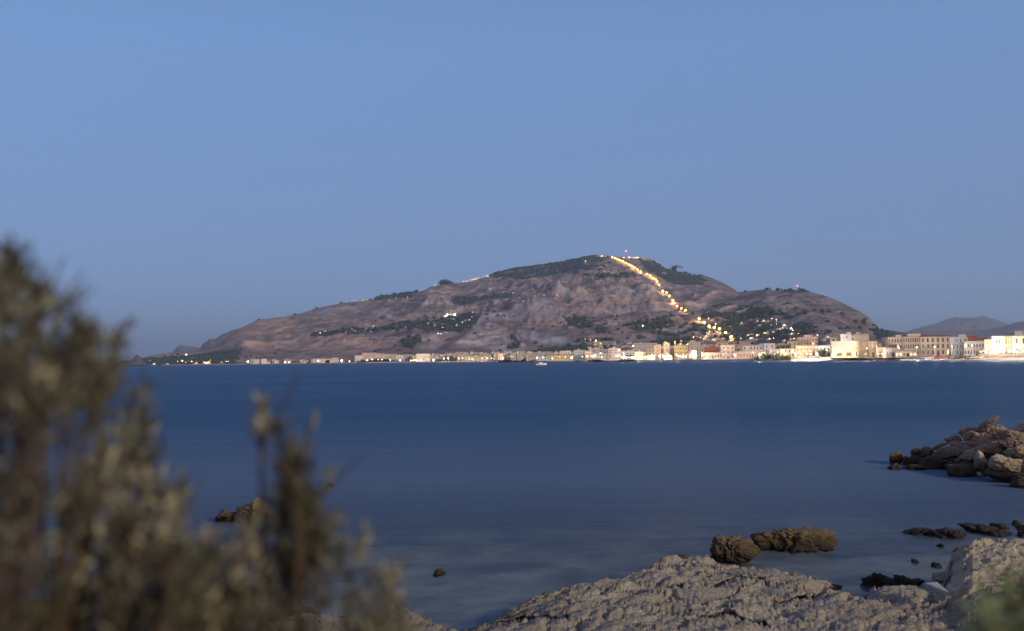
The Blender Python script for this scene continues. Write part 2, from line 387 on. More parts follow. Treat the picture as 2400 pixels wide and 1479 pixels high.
ROADS = [([(945, 707), (1000, 710), (1070, 713)], 1.0), ([(1500, 768), (1540, 771), (1600, 775), (1640, 780)], 1.1), ([(1355, 803), (1400, 804), (1442, 806)], 1.0), ([(1130, 656), (1150, 654), (1200, 650)], .8), ([(1325, 755), (1400, 757), (1470, 763)], .9), ([(745, 790), (860, 792), (985, 790)], .7),
         ([(1740, 706), (1790, 700), (1850, 686)], .9), ([(1780, 742), (1830, 728), (1860, 740)], .8), ([(1900, 735), (1960, 745), (1990, 760)], .7), ([(1360, 712), (1420, 714)], .7)]
def paint(T, seed=0):
    X, Y, Z = T.P[..., 0], T.P[..., 1], T.P[..., 2]
    n1 = fbm(X/420, Y/420, Z/160, 6, seed+1); n2 = fbm(X/90, Y/90, Z/60, 5, seed+2); n3 = fbm(X/1300, Y/1300, 0, 4, seed+3); n4 = fbm(X/170, Y/170, Z/55, 6, seed+7, .6)
    c = BROWN + (DRY-BROWN) * smooth(n1+.4*n4, -.25, .35)[..., None]
    c = c + (DUSK*1.15-c) * (smooth(n3 + .8*n1 + .3*n2, .0, .35)*.8)[..., None]
    n5 = fbm(X/38, Y/38, Z/14, 4, seed+12); c = c*(1 + .75*n5)[..., None]
    st = smooth(fbm(X/55, Y/55, Z/20, 4, seed+15, .6, True), .25, .6)*smooth(n3+.4*n1, -.2, .3)*.6; c = c + (PALE*.8-c)*st[..., None]
    # slope shows rock
    gz = np.abs(np.gradient(T.z, axis=1) / np.maximum(np.gradient(T.r, axis=1), 1)); rk = smooth(gz + .12*n2, .42, .8) * .65
    c = c + (GREY*1.08-c) * rk[..., None]
    # scrub gathers in gullies, spurs stay bare
    def blur(a, n, ax):
        k = np.ones(n)/n; pad = [(0, 0), (0, 0)]; pad[ax] = (n//2, n-1-n//2); return np.apply_along_axis(lambda v: np.convolve(v, k, 'valid'), ax, np.pad(a, pad, 'edge'))
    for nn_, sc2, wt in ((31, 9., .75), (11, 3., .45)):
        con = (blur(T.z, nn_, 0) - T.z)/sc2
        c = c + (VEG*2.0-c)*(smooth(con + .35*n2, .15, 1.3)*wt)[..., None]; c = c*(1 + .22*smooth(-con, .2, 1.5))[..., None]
    # scattered dark shrubs and hedges
    sh = smooth(n2 + .25*n1, .20, .42) * .55; c = c + (VEG*1.5-c) * sh[..., None]
    jx, jy = T.px + n2*20 + n1*12, T.py + n4*7 + n2*6
    for poly, rc in ROCKP:
        w = polymask(jx, jy, poly, 5)*(.6 + .4*smooth(n4 + n2, -.3, .3)); str_ = 1 + .6*n4 + .4*n5 + .3*n2; c = c + (rc*str_[..., None]-c) * w[..., None]
    veg = np.zeros(T.shape)
    for vi, poly in enumerate(VEGP):
        veg = np.maximum(veg, polymask(jx, jy, poly, 4) * (smooth(n2 + .6, .15, .45) if vi not in (5, 6, 9, 14) else smooth(n2 + .5*n1 + .22, .0, .45)*.95))
    veg *= (T.T < 1.5)
    c = c + (VEG-c) * (veg*.92)[..., None]
    for pts, w in ROADS:
        c = np.where((seg_dist(T.px, T.py + n1*1.2, pts) < w)[..., None], PALE*1.0, c)
    low = (T.T < 0)
    if T.npre:
        lc = np.array([.12, .105, .10]) * (1 + .4*n2)[..., None]
        c = np.where(low[..., None], lc, c)
        bank = np.arange(T.shape[1]) < 6
        bc = np.array([.56, .46, .44]) * (1 + .3*fbm(X/9, Y/9, 0, 4, 5))[..., None]
        wet = np.array([.06, .055, .045])
        c = np.where(bank[None, :, None], bc, c); c[:, :2] = wet*1.0
    return np.clip(c*[.86, .85, .88], .01, .9), veg
colA, vegA = paint(main, 3); mo = main.build('mountain', colA)

# far ridges
def ridge(name, sil, d, foot, seed, colr, px0, px1, amp=.5, cols=260):
    T = Terrain(px0, px1, cols, [(px0, d*.8), (px1, d*.8)], [(px0, d), (px1, d)], sil, foot, 1.1, 60, d*.1, None, amp, seed, wl=d*.09)
    n = fbm(T.P[..., 0]/(d*.03), T.P[..., 1]/(d*.03), T.P[..., 2]/150, 5, seed)
    c = np.array(colr) * (1 + .45*n)[..., None]; T.build(name, np.clip(c, .01, 1)); return T
ridge('far_shoulder', [(1585, 668), (1605, 652), (1622, 645), (1640, 643), (1665, 650), (1690, 661), (1710, 671), (1725, 681), (1740, 692), (1770, 715)], 7900, 200, 33, (.11, .088, .098), 1585, 1770, .3, 120)
ridge('far_headland', [(395, 835), (408, 822), (416, 812), (425, 809), (440, 811), (465, 814), (500, 830), (520, 845)], 15000, 5, 5, (.15, .12, .13), 395, 520)
ridge('far_cliffs', [(455, 835), (470, 815), (476, 805), (484, 801), (492, 793), (505, 795), (520, 783), (532, 781), (540, 775), (550, 772), (600, 765), (640, 790)], 10500, 5, 8, (.16, .125, .125), 455, 640, 1.2)
ridge('cone_hill', [(272, 854), (283, 849), (300, 846), (310, 844), (314, 838), (319, 832), (324, 832), (330, 838), (340, 844), (352, 850)], 5400, 3, 15, (.14, .12, .115), 270, 354, .25, 160)
ridge('low_hill', [(2030, 790), (2060, 772), (2080, 773), (2110, 778), (2150, 783), (2200, 788), (2260, 800), (2340, 828)], 5600, 5, 19, (.05, .06, .06), 2030, 2345, .3)
ridge('far_mountain', [(2100, 790), (2130, 775), (2170, 763), (2200, 757), (2215, 749), (2240, 743), (2260, 745), (2285, 744), (2305, 740), (2330, 748), (2355, 757), (2400, 770), (2500, 790), (2700, 800)], 22000, 10, 23, (.14, .11, .11), 2100, 2700, 1.4)
ridge('far_plain', [(2080, 790), (2140, 778), (2200, 775), (2300, 773), (2350, 765), (2380, 756), (2420, 750), (2500, 745), (2600, 760), (2700, 780)], 14000, 8, 27, (.16, .12, .115), 2080, 2700, .8)

# ------------------------------------------------------------------ the air
hz = bpy.data.materials.new('haze_air'); hz.use_nodes = True; nt = hz.node_tree
for n in list(nt.nodes):
    if n.type != 'OUTPUT_MATERIAL': nt.nodes.remove(n)
pv = nt.nodes.new('ShaderNodeVolumePrincipled'); pv.inputs['Color'].default_value = (.60, .77, 1, 1); pv.inputs['Density'].default_value = HAZE; pv.inputs['Anisotropy'].default_value = .2
nt.links.new(pv.outputs[0], [n for n in nt.nodes if n.type == 'OUTPUT_MATERIAL'][0].inputs['Volume'])
tag(link('haze', MB().box(-70000, 70000, -200, 61000, -60, 1250).mesh('haze', [hz])), kind='stuff')

# forest crowns standing on the planted slopes (stuff: far-off woods)
rng = np.random.default_rng(4)
ico = bmesh.new(); bmesh.ops.create_icosphere(ico, subdivisions=1, radius=1); IV = np.array([v.co[:] for v in ico.verts]); IF = np.array([[v.index for v in f.verts] for f in ico.faces]); ico.free()
M_FOREST = mat('forest_foliage', (.036, .05, .044), .95, noise=(.05, .6, 1.5), spec=.05)
def forest(T, veg, name, n, rr, seed, extra=None):
    idx = np.nonzero((veg.ravel() > .5) & (T.z.ravel() > 4))[0]; idx = rng.choice(idx, min(n, len(idx)), replace=False)
    P = T.P.reshape(-1, 3)[idx]; P = P + rng.normal(0, 6, P.shape)*[1, 1, 0]; ex = rng.choice(len(P), len(P)//9, replace=False)
    for q in ex:
        x, y = P[q, 0] + rng.normal(0, 90), P[q, 1] + rng.normal(0, 110); P[q] = (x, y, T.ground(x, y))
    V, Fc = [], []
    for k, p in enumerate(P):
        s = rng.uniform(*rr); j = 1 + rng.normal(0, .18, (len(IV), 1)); V.append(IV*j*[s*1.15, s*1.15, s*.9] + p + [0, 0, s*.45]); Fc.append(IF + k*len(IV))
    me = mkmesh(name, np.concatenate(V), np.concatenate(Fc), [M_FOREST]); o = link(name, me)
    tag(o, kind='stuff', label=extra, cat='forest'); return o
forest(main, vegA, 'forest', 8000, (4, 9), 1, 'dark evergreen woods in patches on the slopes of the big mountain')


# ------------------------------------------------------------------ sea and sea bed
def sea_material():
    m = bpy.data.materials.new('sea_water'); m.use_nodes = True; nt = m.node_tree; L = nt.links; N = nt.nodes
    for n in list(N): N.remove(n)
    out = N.new('ShaderNodeOutputMaterial'); geo = N.new('ShaderNodeNewGeometry'); sep = N.new('ShaderNodeSeparateXYZ'); L.new(geo.outputs['Position'], sep.inputs[0])
    def noise(scale, vec, det=4, rough=.6):
        mp = N.new('ShaderNodeMapping'); mp.inputs['Scale'].default_value = vec; L.new(geo.outputs['Position'], mp.inputs[0])
        n = N.new('ShaderNodeTexNoise'); n.inputs['Scale'].default_value = scale; n.inputs['Detail'].default_value = det; n.inputs['Roughness'].default_value = rough; L.new(mp.outputs[0], n.inputs['Vector']); return n.outputs[0]
    def rng_(src, a, b, c, d):
        r = N.new('ShaderNodeMapRange'); r.inputs[1].default_value = a; r.inputs[2].default_value = b; r.inputs[3].default_value = c; r.inputs[4].default_value = d; L.new(src, r.inputs[0]); return r.outputs[0]
    def math_(op, a, b):
        r = N.new('ShaderNodeMath'); r.operation = op
        for i, v in enumerate((a, b)):
            if hasattr(v, 'is_linked') or not isinstance(v, (int, float)): L.new(v, r.inputs[i])
            else: r.inputs[i].default_value = v
        return r.outputs[0]
    n1 = noise(.35, (.22, 1, 1), 8, .75); n2 = noise(.03, (.3, 1, 1), 5); n3 = noise(2.2, (.4, 1, 1), 4)
    h = math_('ADD', math_('MULTIPLY', n1, .6), math_('ADD', math_('MULTIPLY', n2, 3.0), math_('MULTIPLY', n3, .10)))
    bp = N.new('ShaderNodeBump'); bp.inputs['Strength'].default_value = .8; bp.inputs['Distance'].default_value = .25; L.new(h, bp.inputs['Height'])
    gl = N.new('ShaderNodeBsdfGlossy'); gl.inputs['Roughness'].default_value = .40; gl.inputs['Color'].default_value = (.62, .78, 1.0, 1); L.new(bp.outputs[0], gl.inputs['Normal'])
    df = N.new('ShaderNodeBsdfDiffuse')
    cr = N.new('ShaderNodeMixRGB'); cr.inputs[1].default_value = (.003, .031, .083, 1); cr.inputs[2].default_value = (.032, .075, .142, 1); L.new(rng_(math_('ADD', math_('MULTIPLY', n2, .4), math_('ADD', math_('MULTIPLY', n1, .35), math_('MULTIPLY', n3, .25))), .38, .62, 0, 1), cr.inputs[0]); sh = N.new('ShaderNodeMixRGB'); L.new(rng_(math_('ADD', sep.outputs['Y'], math_('MULTIPLY', n2, 20)), 22, 75, 0, 1), sh.inputs[0]); sh.inputs[1].default_value = (.095, .12, .17, 1); L.new(cr.outputs[0], sh.inputs[2]); L.new(sh.outputs[0], df.inputs[0])
    tr = N.new('ShaderNodeBsdfTransparent'); tr.inputs[0].default_value = (.70, .78, .78, 1)
    dp = rng_(math_('ADD', sep.outputs['Y'], math_('MULTIPLY', n2, 8)), 24, 38, .35, 1.0)
    mx = N.new('ShaderNodeMixShader'); L.new(dp, mx.inputs[0]); L.new(tr.outputs[0], mx.inputs[1]); L.new(df.outputs[0], mx.inputs[2])
    fr = N.new('ShaderNodeFresnel'); fr.inputs[0].default_value = 1.33; L.new(bp.outputs[0], fr.inputs['Normal'])
    fac = rng_(fr.outputs[0], 0, 1, .03, .22)
    m2 = N.new('ShaderNodeMixShader'); L.new(fac, m2.inputs[0]); L.new(mx.outputs[0], m2.inputs[1]); L.new(gl.outputs[0], m2.inputs[2]); L.new(m2.outputs[0], out.inputs[0])
    return m
ys = [-30, 0, 10, 20, 40, 80, 200, 600, 2000, 6000, 20000, 60000]
V, Fc = [], []
for y in ys:
    w = 60 + max(y, 0)*1.1; V += [(-w, y*.98, 0), (w, y*.98, 0)]
for i in range(len(ys)-1): Fc.append((2*i, 2*i+1, 2*i+3, 2*i+2))
tag(link('sea', mkmesh('sea', V, Fc, [sea_material()])), kind='structure')

M_BED = mat('sea_bed_sand', attr=True, rough=.95, noise=(1.2, .6, 1.4))
gx = np.linspace(-45, 60, 160); gy = np.linspace(4, 110, 160); GX, GY = np.meshgrid(gx, gy, indexing='ij')
bz = -.22 - np.clip(GY-16, 0, 200)*.06 + fbm(GX/2.2, GY/1.6, 0, 5, 4)*.28
wd = smooth(fbm(GX/1.5, GY/2.2, 0, 7, 21, .65), -.2, .3)
bc = np.array([.46, .42, .33])*(1-wd[..., None]) + np.array([.12, .12, .09])*wd[..., None]
I = np.arange(160*160).reshape(160, 160); fc = np.stack([I[:-1, :-1], I[1:, :-1], I[1:, 1:], I[:-1, 1:]], -1).reshape(-1, 4)
tag(link('sea_bed', mkmesh('sea_bed', np.stack([GX, GY, bz], -1).reshape(-1, 3), fc, [M_BED], True, None, bc.reshape(-1, 3))), kind='structure')


# ------------------------------------------------------------------ foreground rock
def rock_material(name, base, dark, z0=.12, z1=.5, wet=.5, sc_=1.0):
    m = bpy.data.materials.new(name); m.use_nodes = True; nt = m.node_tree; L = nt.links; N = nt.nodes; p = N['Principled BSDF']
    geo = N.new('ShaderNodeNewGeometry'); sep = N.new('ShaderNodeSeparateXYZ'); L.new(geo.outputs['Position'], sep.inputs[0])
    def noise(s, d=8, r=.65):
        n = N.new('ShaderNodeTexNoise'); n.inputs['Scale'].default_value = s*sc_; n.inputs['Detail'].default_value = d; n.inputs['Roughness'].default_value = r; L.new(geo.outputs['Position'], n.inputs['Vector']); return n.outputs[0]
    def mr(src, a, b, c, d):
        r = N.new('ShaderNodeMapRange'); r.inputs[1].default_value = a; r.inputs[2].default_value = b; r.inputs[3].default_value = c; r.inputs[4].default_value = d; L.new(src, r.inputs[0]); return r.outputs[0]
    def mix(f, a, b, t='MIX'):
        x = N.new('ShaderNodeMixRGB'); x.blend_type = t
        if isinstance(f, float): x.inputs[0].default_value = f
        else: L.new(f, x.inputs[0])
        for i, c in ((1, a), (2, b)):
            if isinstance(c, tuple): x.inputs[i].default_value = (*c, 1)
            else: L.new(c, x.inputs[i])
        return x.outputs[0]
    nA, nB, nC = noise(.6), noise(7), noise(38, 4)
    c = mix(mr(nA, .35, .65, 0, 1), base, tuple(v*.62 for v in base)); c = mix(mr(nB, .40, .62, 0, .75), c, (base[0]*.55, base[1]*.50, base[2]*.42))
    c = mix(mr(nC, .32, .46, .75, 0), c, (base[0]*.35, base[1]*.32, base[2]*.28)); c = mix(mr(nC, .55, .68, 0, .85), c, tuple(min(1, v*1.35) for v in base))
    ad = N.new('ShaderNodeMath'); ad.operation = 'ADD'; L.new(sep.outputs['Z'], ad.inputs[0]); L.new(mr(nB, .3, .7, -.16, .16), ad.inputs[1])
    c = mix(mr(ad.outputs[0], z0, z1, 1, 0), c, dark); L.new(c, p.inputs['Base Color'])
    L.new(mr(ad.outputs[0], z0-.1, z0+.15, wet, .92), p.inputs['Roughness']); p.inputs['Specular IOR Level'].default_value = .35
    vor = N.new('ShaderNodeTexVoronoi'); vor.inputs['Scale'].default_value = 16*sc_; L.new(geo.outputs['Position'], vor.inputs['Vector'])
    hh = N.new('ShaderNodeMath'); hh.operation = 'ADD'; L.new(noise(24, 10, .75), hh.inputs[0]); L.new(mr(vor.outputs['Distance'], 0, .6, 0, .35), hh.inputs[1])
    b = N.new('ShaderNodeBump'); b.inputs['Strength'].default_value = 1.0; b.inputs['Distance'].default_value = .07/sc_; L.new(hh.outputs[0], b.inputs['Height']); L.new(b.outputs[0], p.inputs['Normal'])
    return m
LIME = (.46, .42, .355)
M_SLAB = rock_material('limestone', LIME, (.055, .045, .032), .05, .42)  # dark low zone: wet algae band, also paints the slab's light falloff
M_LAMPLIGHT = rock_material('limestone_painted_lamplight', (.60, .53, .41), (.09, .07, .045), .05, .45)  # paler limestone: glow of a nearby street lamp painted into the base colour
M_BOULD = rock_material('brown_weathered_rock', (.25, .2, .125), (.03, .024, .014), .12, .5)
M_PILE = rock_material('breakwater_rock', (.36, .285, .215), (.035, .028, .02), .25, .85)
M_PALE = rock_material('pale_breakwater_rock', (.52, .45, .36), (.05, .04, .03), .2, .75)
M_WET = rock_material('wet_dark_rock', (.06, .052, .046), (.03, .026, .02), .05, .3, .18)
M_SHORE = rock_material('shore_soil_and_rock', (.20, .165, .12), (.06, .05, .035), -.3, .2)

def rays_np(px, py):
    d = np.array(fwd) + np.array(rt)*((px-1200)/F)[..., None] - np.array(up)*((py-739.5)/F)[..., None]; return d
def slab(px0, px1, crest_pts, zc, zn, pybot, seed, label, step=3.2, rows=150, m=None, amp=1., zoff=None, name='rock_slab', back=.9, carve=()):
    step *= .8; px = np.arange(px0, px1+step, step); cpy = interp(px, crest_pts) + fbm(px/14., seed, 0, 3, seed)*2.2
    v = np.linspace(0, 1, rows)**1.25
    PY = cpy[:, None] + (pybot-cpy)[:, None]*v[None, :]; PX = np.repeat(px[:, None], rows, 1)
    zcv = interp(px, zc) if isinstance(zc, list) else np.full(px.shape, zc)
    Z = zcv[:, None] + (zn-zcv)[:, None]*np.clip((PY-cpy[:, None])/(1800-cpy[:, None]), 0, 1)**.8
    if zoff is not None: Z = Z + interp(px, zoff)[:, None]
    for pts, wd_, dp_ in carve: dd = seg_dist(PX, PY, pts); Z = Z - dp_*np.exp(-(dd/wd_)**2)
    D = rays_np(PX, PY); t = (Z-CAMZ)/D[..., 2]; P = D*t[..., None] + [0, 0, CAMZ]
    back_s = np.array([.05, .12, .22, .36, .55, .8, back]); bz = np.array([.03, .09, .2, .36, .58, .85, 1.1])
    B = P[:, :1].repeat(len(back_s), 1).copy(); B[..., 1] += back_s[None, :]*(zcv[:, None]+.2); B[..., 2] -= bz[None, :]*(zcv[:, None]+.5)
    P = np.concatenate([B[:, ::-1], P], 1)
    x, y, z = P[..., 0], P[..., 1], P[..., 2]
    q = x*.8 + y*.6; w = -x*.6 + y*.8
    lump = (1-cellular(x/.34, y/.26, z/.3, seed))*.05 + (1-cellular(x/.13, y/.10, z/.12, seed+1))*.045
    big = fbm(q/1.6, w/.7, 0, 4, seed+2)*.15; med = fbm(x/.3, y/.22, z/.3, 6, seed+4, .6)*.06
    crk = -np.clip(1-np.abs(fbm(q/1.1, w/.38, 0, 4, seed+7))*15, 0, 1)*.13*smooth(fbm(x/1.3, y/1.3, 0, 3, seed+9), -.35, .2) - np.clip(1-np.abs(fbm(q/.5, w/.9, 0, 3, seed+41))*16, 0, 1)*.06*smooth(fbm(x/.9, y/.9, 0, 3, seed+43), -.1, .3)
    lay = (w/.55 + fbm(q/1.3, w/1.3, 0, 4, seed+12)*1.6); lay = (lay - np.floor(lay)); shelf = (smooth(lay, 0, .12) - lay)*.055
    lump = lump*(.25 + .55*smooth(fbm(x/.9, y/.9, 0, 3, seed+20), -.25, .3))
    fine = (fbm(x/.07, y/.06, z/.07, 3, seed+30, .6)*.03 - np.clip(.45-cellular(x/.085, y/.07, z/.08, seed+31), 0, 1)*.07*smooth(fbm(x/.5, y/.5, 0, 3, seed+33), -.2, .3))
    P[..., 2] += (fine + lump + big + med + crk + shelf - .05)*amp; P[..., 1] += med*.6
    n, k = P.shape[:2]; I = np.arange(n*k).reshape(n, k); fc = np.stack([I[:-1, :-1], I[:-1, 1:], I[1:, 1:], I[1:, :-1]], -1).reshape(-1, 4)
    o = link(name, mkmesh(name, P.reshape(-1, 3), fc, [m or M_SLAB], True)); return tag(o, label, 'rock')
slab(1030, 1985, [(1030, 1500), (1075, 1472), (1110, 1462), (1150, 1452), (1200, 1424), (1250, 1392), (1310, 1370), (1350, 1354), (1430, 1350), (1500, 1336), (1560, 1313), (1640, 1311), (1700, 1321), (1760, 1328), (1830, 1341), (1890, 1353), (1940, 1374), (1955, 1383), (1975, 1400), (1985, 1440)],
     [(1030, .05), (1200, .25), (1400, .42), (1900, .42), (1985, .2)], 1.15, 1860, 3, 'broad pitted limestone slab sloping down to the water at the bottom centre', 3.0, 190, carve=[([(1812, 1418), (1850, 1408), (1890, 1402), (1935, 1390), (1960, 1384)], 5, .22), ([(1480, 1392), (1540, 1375), (1600, 1372)], 3, .08), ([(1100, 1475), (1230, 1440), (1330, 1452)], 4, .1), ([(1660, 1372), (1720, 1360), (1790, 1365)], 3, .07), ([(1600, 1452), (1700, 1440), (1800, 1470)], 4, .1)])
slab(1700, 2330, [(1700, 1700), (1770, 1470), (1800, 1420), (1830, 1410), (1880, 1402), (1960, 1394), (2010, 1405), (2060, 1419), (2120, 1438), (2180, 1462), (2250, 1500), (2330, 1560)],
     [(1700, .45), (1830, .55), (2100, .6), (2330, .7)], 1.2, 1860, 13, 'low front limestone slab split from the broad slab by a dark crack', 3.0, 130, zoff=[(1700, -.25), (1800, .03), (1850, .06), (2330, .06)], back=.5)
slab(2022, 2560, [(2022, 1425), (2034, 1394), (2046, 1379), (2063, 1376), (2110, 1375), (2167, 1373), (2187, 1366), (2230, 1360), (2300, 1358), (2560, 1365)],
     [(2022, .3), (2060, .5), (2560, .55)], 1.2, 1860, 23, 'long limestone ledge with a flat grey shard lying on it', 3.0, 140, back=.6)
slab(2200, 2600, [(2200, 1380), (2214, 1356), (2222, 1334), (2230, 1312), (2240, 1297), (2256, 1284), (2277, 1267), (2310, 1257), (2350, 1253), (2400, 1257), (2500, 1262), (2600, 1262)],
     [(2200, .45), (2225, .62), (2280, .95), (2600, 1.0)], .78, 1470, 33, 'high limestone outcrop, lamplight painted into its tone, at the right edge above the ledge', 3.0, 110, m=M_LAMPLIGHT, back=1.0)
slab(330, 1110, [(330, 1500), (430, 1458), (480, 1442), (540, 1430), (600, 1432), (640, 1446), (700, 1441), (760, 1440), (840, 1452), (880, 1438), (905, 1426), (940, 1424), (975, 1436), (1010, 1452), (1050, 1466), (1085, 1482), (1110, 1520)],
     [(330, .35), (1110, .3)], 1.1, 1860, 43, 'pale limestone slab behind the big blurred shrub at the lower left', 4.0, 110)
slab(-200, 760, [(-200, 1420), (180, 1402), (300, 1386), (400, 1380), (480, 1391), (600, 1385), (660, 1400), (720, 1424), (760, 1450)], .22, .8, 1860, 53, 'dark wet rock shelf at the waterline behind the big shrub', 5.0, 90, m=M_WET, back=.7)

# ground under the photographer's terrace, falling to the slabs
gx = np.linspace(-40, 40, 200); gy = np.concatenate([np.linspace(-30, 0, 20), np.linspace(.3, 11, 90)]); GX, GY = np.meshgrid(gx, gy, indexing='ij')
zz = 2.4 - 2.35*smooth(GY, 1.2, 8.5) - 1.0*smooth(GY, 8.2, 10.5) + fbm(GX/1.2, GY/1.2, 0, 5, 70)*.12
I = np.arange(GX.size).reshape(GX.shape); fc = np.stack([I[:-1, :-1], I[1:, :-1], I[1:, 1:], I[:-1, 1:]], -1).reshape(-1, 4)
tag(link('shore_ground', mkmesh('shore_ground', np.stack([GX, GY, zz], -1).reshape(-1, 3), fc, [M_SHORE], True)), kind='structure')

_icos = {}
def ico_arr(n):
    if n not in _icos:
        b = bmesh.new(); bmesh.ops.create_icosphere(b, subdivisions=n, radius=1); V = np.array([v.co[:] for v in b.verts]); Fc = np.array([[v.index for v in f.verts] for f in b.faces]); b.free(); _icos[n] = (V, Fc)
    return _icos[n]
def boulder(x0, x1, y0, y1, d, seed, label, m=None, depth=.8, tilt=0, facets=11, group=None, sub=5, strata=.0, name='boulder', rough=1., sink=0., cat='rock', boxy=0.):
    """x0..x1, y0..y1: where it stands in the photograph; d: its distance"""
    r = np.random.default_rng(seed); V, Fc = ico_arr(sub); V = V.copy()
    n = r.normal(0, 1, (facets, 3)); n /= np.linalg.norm(n, axis=1)[:, None]; h = r.uniform(.45, .9, facets)
    dt = V @ n.T; rad = np.min(np.where(dt > .05, h/np.maximum(dt, .05), 9), 1); rad = np.minimum(rad, 1.05)
    rad = rad*.93 + .07*.9
    V = V*rad[:, None]
    if boxy: V = V/np.maximum((np.abs(V)**(2+boxy)).sum(1)**(1/(2+boxy)), 1e-6)[:, None]*np.linalg.norm(V, axis=1)[:, None]**.5
    V /= np.abs(V).max(0)
    y1 += (y1-y0)*.10
    c = at_d((x0+x1)/2, (y0+y1)/2, d); w = (x1-x0)/2/F*d; hh = (y1-y0)/2/F*d
    ct, st = abs(math.cos(tilt)), abs(math.sin(tilt))
    if tilt: # size of the untilted body from the seen box
        det = ct*ct-st*st
        a, b_ = (w*ct-hh*st)/det, (hh*ct-w*st)/det
        if a <= .2*w or b_ <= .2*hh: a, b_ = w*1.05, hh*.5
    else: a, b_ = w, hh
    V = V*[a, max(a, b_)*depth, b_]
    s = (a+b_)/2; q = V/s
    V = V + (V/np.maximum(np.linalg.norm(V, axis=1), 1e-6)[:, None])*((fbm(q[:, 0]*1.5+seed, q[:, 1]*1.5, q[:, 2]*1.5, 6, seed, .55)*.24 - np.clip(1-np.abs(fbm(q[:, 0]*1.8+seed, q[:, 1]*1.8, q[:, 2]*1.8, 4, seed+4))*9, 0, 1)*.15 + fbm(q[:, 0]*6+seed, q[:, 1]*6, q[:, 2]*6, 5, seed+1, .6)*.13)*s*rough)[:, None]
    if strata: V[:, 1] -= (np.abs(((V[:, 2]+fbm(q[:, 0]*2, q[:, 1]*2, 0, 3, seed)*.12*s)/(s*.22)) % 1-.5)*strata*s*.5)
    ca, sa = math.cos(tilt), math.sin(tilt); V = V @ np.array([[ca, 0, sa], [0, 1, 0], [-sa, 0, ca]])
    az = math.atan2(c.x, c.y); V = V @ np.array([[math.cos(az), -math.sin(az), 0], [math.sin(az), math.cos(az), 0], [0, 0, 1]])
    o = link(name, mkmesh(name, V, Fc, [m or M_PILE], True), None, (c.x, c.y, c.z-sink)); return tag(o, label, cat, group)
def wd(px, py, z=0.): p = at_z(px, py, z); return math.hypot(p.x, p.y)
# boulders in the cove
boulder(1657, 1770, 1253, 1320, wd(1705, 1314), 5, 'brown craggy boulder standing in the cove, left of the long one', M_BOULD, .8, -.15, 9, rough=1.7, sub=6, boxy=2)
boulder(1752, 1958, 1234, 1292, wd(1850, 1292), 8, 'long flat-topped brown rock with upright cracks, standing in the cove', M_BOULD, .26, .07, 7, sub=6, boxy=4, rough=1.25)
boulder(1715, 1756, 1290, 1322, wd(1735, 1316), 15, 'small dark rock at the foot of the craggy boulder in the cove', M_BOULD, .8, rough=1.6)
boulder(1570, 1628, 1300, 1318, wd(1600, 1318, .2), 16, 'small rust brown rock peeping over the crest of the broad slab', M_BOULD, .8, rough=2)
boulder(2015, 2088, 1346, 1382, wd(2050, 1372), 17, 'shiny black wet rock left of the pair beside the ledge', M_WET, .6, rough=2.6, sub=5)
boulder(2060, 2172, 1350, 1392, wd(2110, 1378), 18, 'shiny black wet rock right of the pair beside the ledge', M_WET, .5, rough=2.8, sub=5)
boulder(1945, 1976, 1370, 1384, wd(1962, 1380), 19, 'tiny black wet rock off the tip of the broad slab', M_WET, .6, rough=2)
boulder(2022, 2046, 1394, 1418, wd(2034, 1412, .1), 20, 'small dark brown stone wedged at the head of the inlet', M_BOULD, .8)
boulder(1924, 1958, 1376, 1396, wd(1940, 1396, .45), 21, 'grey stone block sitting at the end of the dark crack', M_SLAB, .7)
boulder(2183, 2246, 1336, 1372, wd(2215, 1366, .35), 22, 'squared tan block below the left face of the high outcrop', M_SLAB, .8)
boulder(2232, 2258, 1284, 1302, wd(2243, 1298), 25, 'dark brown rock touching the back of the high outcrop', M_BOULD, .8)
g = 'low dark rocks awash in the shallows beyond the high outcrop'
for i, (a, b_, c, d_, lb) in enumerate([(2125, 2200, 1236, 1252, 'long thin dark rock awash, leftmost of the shallow row'), (2195, 2260, 1238, 1260, 'rounded dark rock awash, second of the shallow row'), (2256, 2336, 1227, 1248, 'largest low dark rock awash in the shallow row'), (2324, 2366, 1224, 1238, 'small dark rock awash behind the largest of the shallow row'),
        (2374, 2440, 1229, 1256, 'dark rock awash cut by the right edge of the picture'), (2366, 2390, 1219, 1230, 'tiny dark rock awash, farthest of the shallow row'), (2318, 2376, 1244, 1254, 'flat dark rock awash just above the high outcrop')]):
    boulder(a, b_, c, d_+6, wd((a+b_)/2, d_), 60+i, lb, M_WET, .9, group=g, rough=1.8)
for i, (a, b_, c, d_, lb) in enumerate([(2198, 2214, 1272, 1282, 'small dark stone alone in open water above the cove'), (2134, 2154, 1309, 1318, 'small golden stone poking out of the shallow pool'), (2180, 2206, 1318, 1328, 'small flat reddish stone barely above the shallow pool'),
        (1009, 1042, 1333, 1350, 'small brown rock alone in the water near the bottom centre'), (764, 783, 1132, 1142, 'small brown rock far out to the right of the shrub plume'), (494, 560, 1196, 1222, 'low dark end of the rock showing through the shrub'), (545, 650, 1182, 1222, 'dark humped rock in the water showing through the shrub')]):
    boulder(a, b_, c, d_+4, wd((a+b_)/2, d_), 80+i, lb, M_BOULD, .8, rough=1.8)
